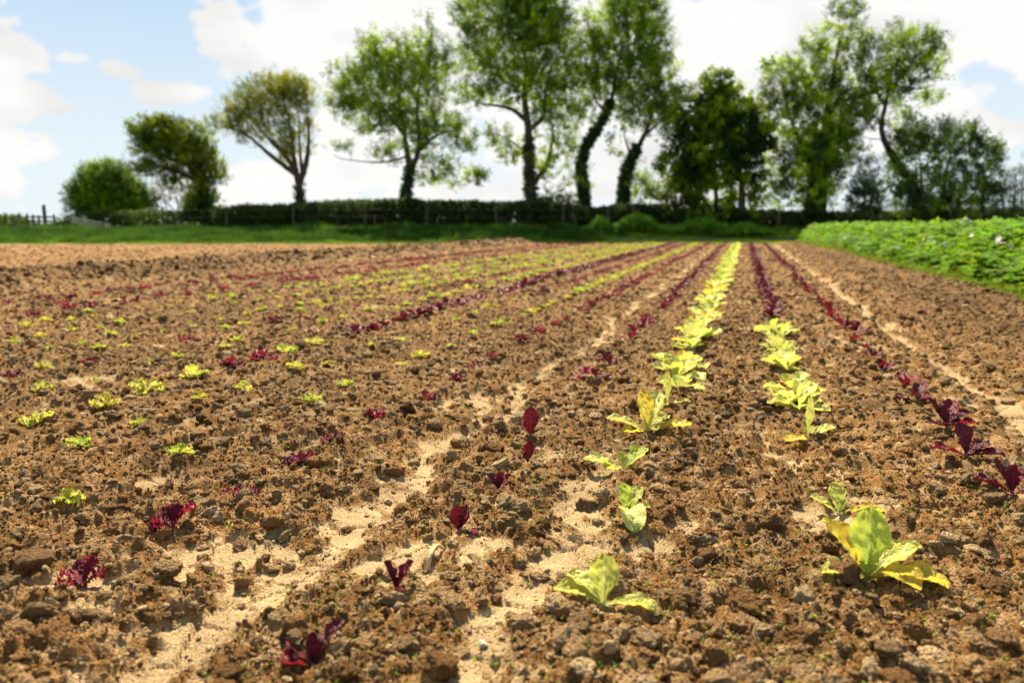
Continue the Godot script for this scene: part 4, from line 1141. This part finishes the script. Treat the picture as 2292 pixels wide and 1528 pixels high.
# ------------------------------------------------------------------ materials and sky
func make_materials() -> void:
	var grain := NoiseTexture2D.new()
	var gn := FastNoiseLite.new()
	noise(gn, 26.0, 3, 5)
	gn.fractal_gain = 0.62
	grain.noise = gn
	grain.width = 512
	grain.height = 512
	grain.seamless = true
	var tone := NoiseTexture2D.new()
	var tn := FastNoiseLite.new()
	noise(tn, 22.0, 9, 5)
	tn.fractal_gain = 0.75
	tone.noise = tn
	tone.width = 512
	tone.height = 512
	tone.seamless = true
	var ramp := Gradient.new()
	ramp.set_color(0, Color(0.66, 0.62, 0.56))
	ramp.set_color(1, Color(1.0, 1.0, 1.0))
	ramp.set_offset(0, 0.22)
	ramp.set_offset(1, 0.72)
	tone.color_ramp = ramp
	for name_ in ["soil", "clod"]:
		var m := mat(Color(1, 1, 1), 0.95)
		m.vertex_color_use_as_albedo = true
		m.albedo_texture = tone
		m.heightmap_enabled = true
		m.heightmap_texture = grain
		m.heightmap_scale = 1.6
		m.uv1_triplanar = true
		m.uv1_world_triplanar = true
		m.uv1_scale = Vector3.ONE * 6.3
		m.metallic_specular = 0.25
		M[name_] = m
	M.soil.heightmap_scale = 0.7
	var one: StandardMaterial3D = M.clod.duplicate()
	one.albedo_color = Color(0.25, 0.14, 0.058).linear_to_srgb()
	M.clod_one = one
	var peat: StandardMaterial3D = M.clod.duplicate()
	peat.albedo_color = Color(0.022, 0.018, 0.015).linear_to_srgb()
	M.peat = peat
	M.pebble = mat(Color(0.42, 0.35, 0.26), 0.85)
	# lettuce
	var rel := Image.create(128, 256, false, Image.FORMAT_L8)
	var n2 := FastNoiseLite.new()
	noise(n2, 9.0, 55, 3)
	for y in 256:
		for x in 128:
			var q := (x / 127.0) * 2.0 - 1.0
			var t := y / 255.0
			var slant := fposmod(t * 7.0 - absf(q) * 1.8, 1.0)
			var h := 0.55 + 0.5 * n2.get_noise_2d(x, y) - 0.3 * exp(-pow(q / 0.06, 2.0)) - 0.2 * exp(-pow((slant - 0.5) / 0.1, 2.0))
			rel.set_pixel(x, y, Color(h, h, h))
	M.vein_relief = ImageTexture.create_from_image(rel)
	var yel := leaf_picture(Color(0.50, 0.54, 0.09), Color(0.66, 0.70, 0.33), Color(0.62, 0.56, 0.10), Color(0.42, 0.27, 0.04), 1, 0.35)
	var yel2 := leaf_picture(Color(0.56, 0.56, 0.085), Color(0.68, 0.66, 0.28), Color(0.70, 0.50, 0.05), Color(0.36, 0.22, 0.03), 2, 0.8)
	var red := leaf_picture(Color(0.12, 0.008, 0.014), Color(0.30, 0.035, 0.045), Color(0.18, 0.012, 0.02), Color(0.08, 0.006, 0.010), 3, 0.4)
	var frg := leaf_picture(Color(0.50, 0.56, 0.07), Color(0.62, 0.64, 0.22), Color(0.66, 0.54, 0.05), Color(0.45, 0.35, 0.05), 4, 0.5)
	var frr := leaf_picture(Color(0.20, 0.010, 0.028), Color(0.34, 0.05, 0.06), Color(0.28, 0.014, 0.03), Color(0.12, 0.008, 0.012), 5, 0.5)
	M.cos_yellow = [leaf_material(yel, Color(1, 1, 1), 0.95, 0.42), leaf_material(yel, Color(0.85, 1.0, 0.7), 0.95, 0.42), leaf_material(yel, Color(1.1, 1.08, 1.25), 0.8, 0.4), leaf_material(yel2, Color(1, 0.98, 0.9), 0.95, 0.45)]
	M.cos_red = [leaf_material(red, Color(0.7, 0.8, 0.95), 0.6, 0.40), leaf_material(red, Color(1.1, 1.0, 1.0), 0.75, 0.40), leaf_material(red, Color(1.5, 1.1, 1.1), 0.85, 0.40)]
	M.oak_red = [leaf_material(red, Color(0.75, 0.8, 0.95), 0.65, 0.5), leaf_material(red, Color(1.0, 0.9, 1.1), 0.7, 0.46)]
	M.frill_green = [leaf_material(frg, Color(1, 1, 1), 0.9, 0.45), leaf_material(frg, Color(0.8, 0.97, 0.8), 0.9, 0.45), leaf_material(frg, Color(1.1, 1.0, 0.9), 0.9, 0.45)]
	M.frill_red = [leaf_material(frr, Color(0.95, 0.95, 1.0), 0.8, 0.4), leaf_material(frr, Color(1.2, 1.1, 1.1), 0.9, 0.4), leaf_material(frr, Color(0.58, 0.75, 0.9), 0.65, 0.4)]
	# green things
	for q in [["leaf", 1.0, 0.55], ["blade", 0.9, 0.6], ["sprout", 0.8, 0.5], ["petal", 0.6, 0.7]]:
		var m := mat(Color(1, 1, 1), q[2])
		m.vertex_color_use_as_albedo = true
		m.backlight_enabled = true
		m.backlight = Color(q[1], q[1], q[1])
		m.metallic_specular = 0.22
		M[q[0]] = m
	var turf := mat(Color(0.06, 0.105, 0.02), 0.95)
	M.turf = turf
	var bark := mat(Color(0.085, 0.062, 0.040), 0.95)
	bark.heightmap_enabled = true
	bark.heightmap_texture = grain
	bark.heightmap_scale = 3.0
	bark.uv1_triplanar = true
	bark.uv1_world_triplanar = true
	bark.uv1_scale = Vector3(2.2, 0.6, 2.2)
	M.bark = bark
	M.stem_red = mat(Color(0.22, 0.06, 0.06), 0.6)
	M.stem_pale = mat(Color(0.50, 0.54, 0.22), 0.6)
	M.straw = mat(Color(0.50, 0.34, 0.17), 0.8)
	M.post = mat(Color(0.085, 0.06, 0.032), 0.95)
	M.wood_dark = mat(Color(0.09, 0.07, 0.05), 0.9)
	M.steel = mat(Color(0.22, 0.22, 0.2), 0.6)

func make_sky() -> PanoramaSkyMaterial:
	var w := 2048
	var h := 1024
	var im := Image.create(w, h, false, Image.FORMAT_RGBF)
	var n := FastNoiseLite.new()
	noise(n, 0.42, 21, 6)
	n.fractal_gain = 0.55
	var soft := FastNoiseLite.new()
	noise(soft, 0.55, 77, 3)
	# clouds: azimuth right of the view, height, half width, half height in degrees, weight
	var puffs := [[-35, 8.4, 5.6, 5.0, 1.2], [-32, 7.0, 3.2, 2.6, 1.1], [-35, 4.2, 5.0, 1.2, 1.1], [-35, 1.8, 4.0, 1.9, 1.1], [-33, 12.3, 1.2, .8, .7], [-22.5, 15.2, 1.2, .6, .7], [-28.0, 10.0, .8, .4, .55], [-25.5, 9.4, 1.2, .4, .6], [-22.5, 8.2, 2.6, .7, .9], [-17.5, 12.4, 4.0, 2.6, 1.0], [-13, 14.5, 5, 3.5, 1.0], [-18, 2.5, 5.0, 1.7, .9], [-8, 12, 9, 9, 1.3], [-8, 2.5, 9, 3, .8], [6, 12, 12, 10, 1.3], [20, 13, 12, 9, 1.3], [31, 13, 8, 5.5, 1.2], [36, 16, 8, 8, 1.2], [8, 3.5, 9, 3, .9], [26, 5.2, 7, 1.0, .5]]
	for y in h / 2:
		var el := (0.5 - (y + 0.5) / h) * PI
		var eld := rad_to_deg(el)
		for x in w:
			var az := wrapf((x + 0.5) / w * TAU, -PI, PI)
			var d := Vector3(sin(az) * cos(el), sin(el), -cos(az) * cos(el))
			var azd := rad_to_deg(az)
			var q := Vector3(d.x, d.y * 1.9, d.z)
			var f := n.get_noise_3dv(q * 4.0)
			var dens: float
			var inside := 0.0
			if absf(azd) < 62.0 and eld < 34.0:
				inside = (1.0 - smoothstep(44.0, 62.0, absf(azd))) * (1.0 - smoothstep(22.0, 34.0, eld))
			dens = -0.10 + 0.10 * soft.get_noise_3dv(q * 0.8)
			if inside > 0.0:
				var b := -0.42
				for p in puffs:
					var ex: float = (azd - p[0]) / p[2]
					var ey: float = (eld - p[1]) / p[3]
					var e := ex * ex + ey * ey
					if e < 3.0: b = maxf(b, p[4] * minf(0.30 if p[4] < 1.25 else 0.5, 0.46 - 0.42 * e))
				dens = lerpf(dens, b, inside)
			var cover := smoothstep(0.0, 0.11, dens + 0.85 * f)
			var up := clampf(el / (PI / 2), 0, 1)
			var blue := Color(0.84, 0.93, 0.97).lerp(Color(0.40, 0.64, 0.93), smoothstep(0.0, 0.26, up)).lerp(Color(0.17, 0.34, 0.68), smoothstep(0.2, 0.95, up))
			blue = blue.lerp(Color(0.93, 0.96, 0.98), 0.55 * (1.0 - smoothstep(0.0, 30.0, absf(azd - 5.0))) * (1.0 - smoothstep(8.0, 30.0, eld)))
			var body := 0.99 - 0.16 * smoothstep(0.05, 0.55, soft.get_noise_3dv(q * 1.6 + Vector3(5, 5, 5)) + 0.5 * n.get_noise_3dv(q * 1.9) + 0.14)
			var c := blue.lerp(Color(body * 1.0, body * 0.992, body * 0.972), cover)
			im.set_pixel(x, y, c)
	for y in range(h / 2, h):
		for x in w: im.set_pixel(x, y, Color(0.22, 0.17, 0.10))
	var s := PanoramaSkyMaterial.new()
	s.panorama = ImageTexture.create_from_image(im)
	return s

func _ready() -> void:
	rng.seed = 20240
	# camera
	var cam := Camera3D.new()
	cam.name = "camera"
	var eye := CameraAttributesPhysical.new()
	eye.frustum_focal_length = 28.0
	eye.frustum_near = 0.05
	eye.frustum_far = 4000.0
	eye.frustum_focus_distance = 2.3
	eye.exposure_aperture = 2.8
	cam.attributes = eye
	cam.position = Vector3(0, EYE, 0)
	cam.rotation.x = -PITCH
	add_child(cam)
	cam.current = true
	# sky, air, exposure
	var env := Environment.new()
	env.background_mode = Environment.BG_SKY
	env.sky = Sky.new()
	env.sky.sky_material = make_sky()
	env.background_energy_multiplier = 0.36
	env.tonemap_mode = Environment.TONE_MAPPER_LINEAR
	env.tonemap_exposure = 2.8
	env.sdfgi_enabled = true
	env.ssao_enabled = true
	env.ssil_enabled = true
	var we := WorldEnvironment.new()
	we.name = "world_environment"
	we.environment = env
	add_child(we)
	# the sun stands high beyond the field, a little left of the view
	var sun := DirectionalLight3D.new()
	sun.name = "sun"
	sun.light_energy = 1.6
	sun.light_color = Color(1.0, 0.945, 0.84)
	sun.light_angular_distance = 0.5
	sun.shadow_enabled = true
	sun.rotation = Vector3(-deg_to_rad(50.0), PI + deg_to_rad(14.0), 0)
	add_child(sun)

	noise(n_low, 0.9, 1)
	noise(n_mid, 0.22, 2)
	noise(n_fine, 0.022, 3)
	noise(n_patch, 0.7, 4, 2)
	cells(c_big, 0.068, 5, FastNoiseLite.RETURN_DISTANCE)
	cells(c_bigv, 0.068, 5, FastNoiseLite.RETURN_CELL_VALUE)
	cells(c_med, 0.027, 6, FastNoiseLite.RETURN_DISTANCE)
	cells(c_small, 0.0125, 7, FastNoiseLite.RETURN_DISTANCE)
	cells(c_crack, 0.11, 8, FastNoiseLite.RETURN_DISTANCE2_SUB)
	make_materials()
	build_ground()
	build_soil()
	build_trees()
	build_boundary()
	build_grass()
	build_crop()
	scatter_clods()
	build_lettuces()
	build_stones()
	build_straw()
	build_sprouts()
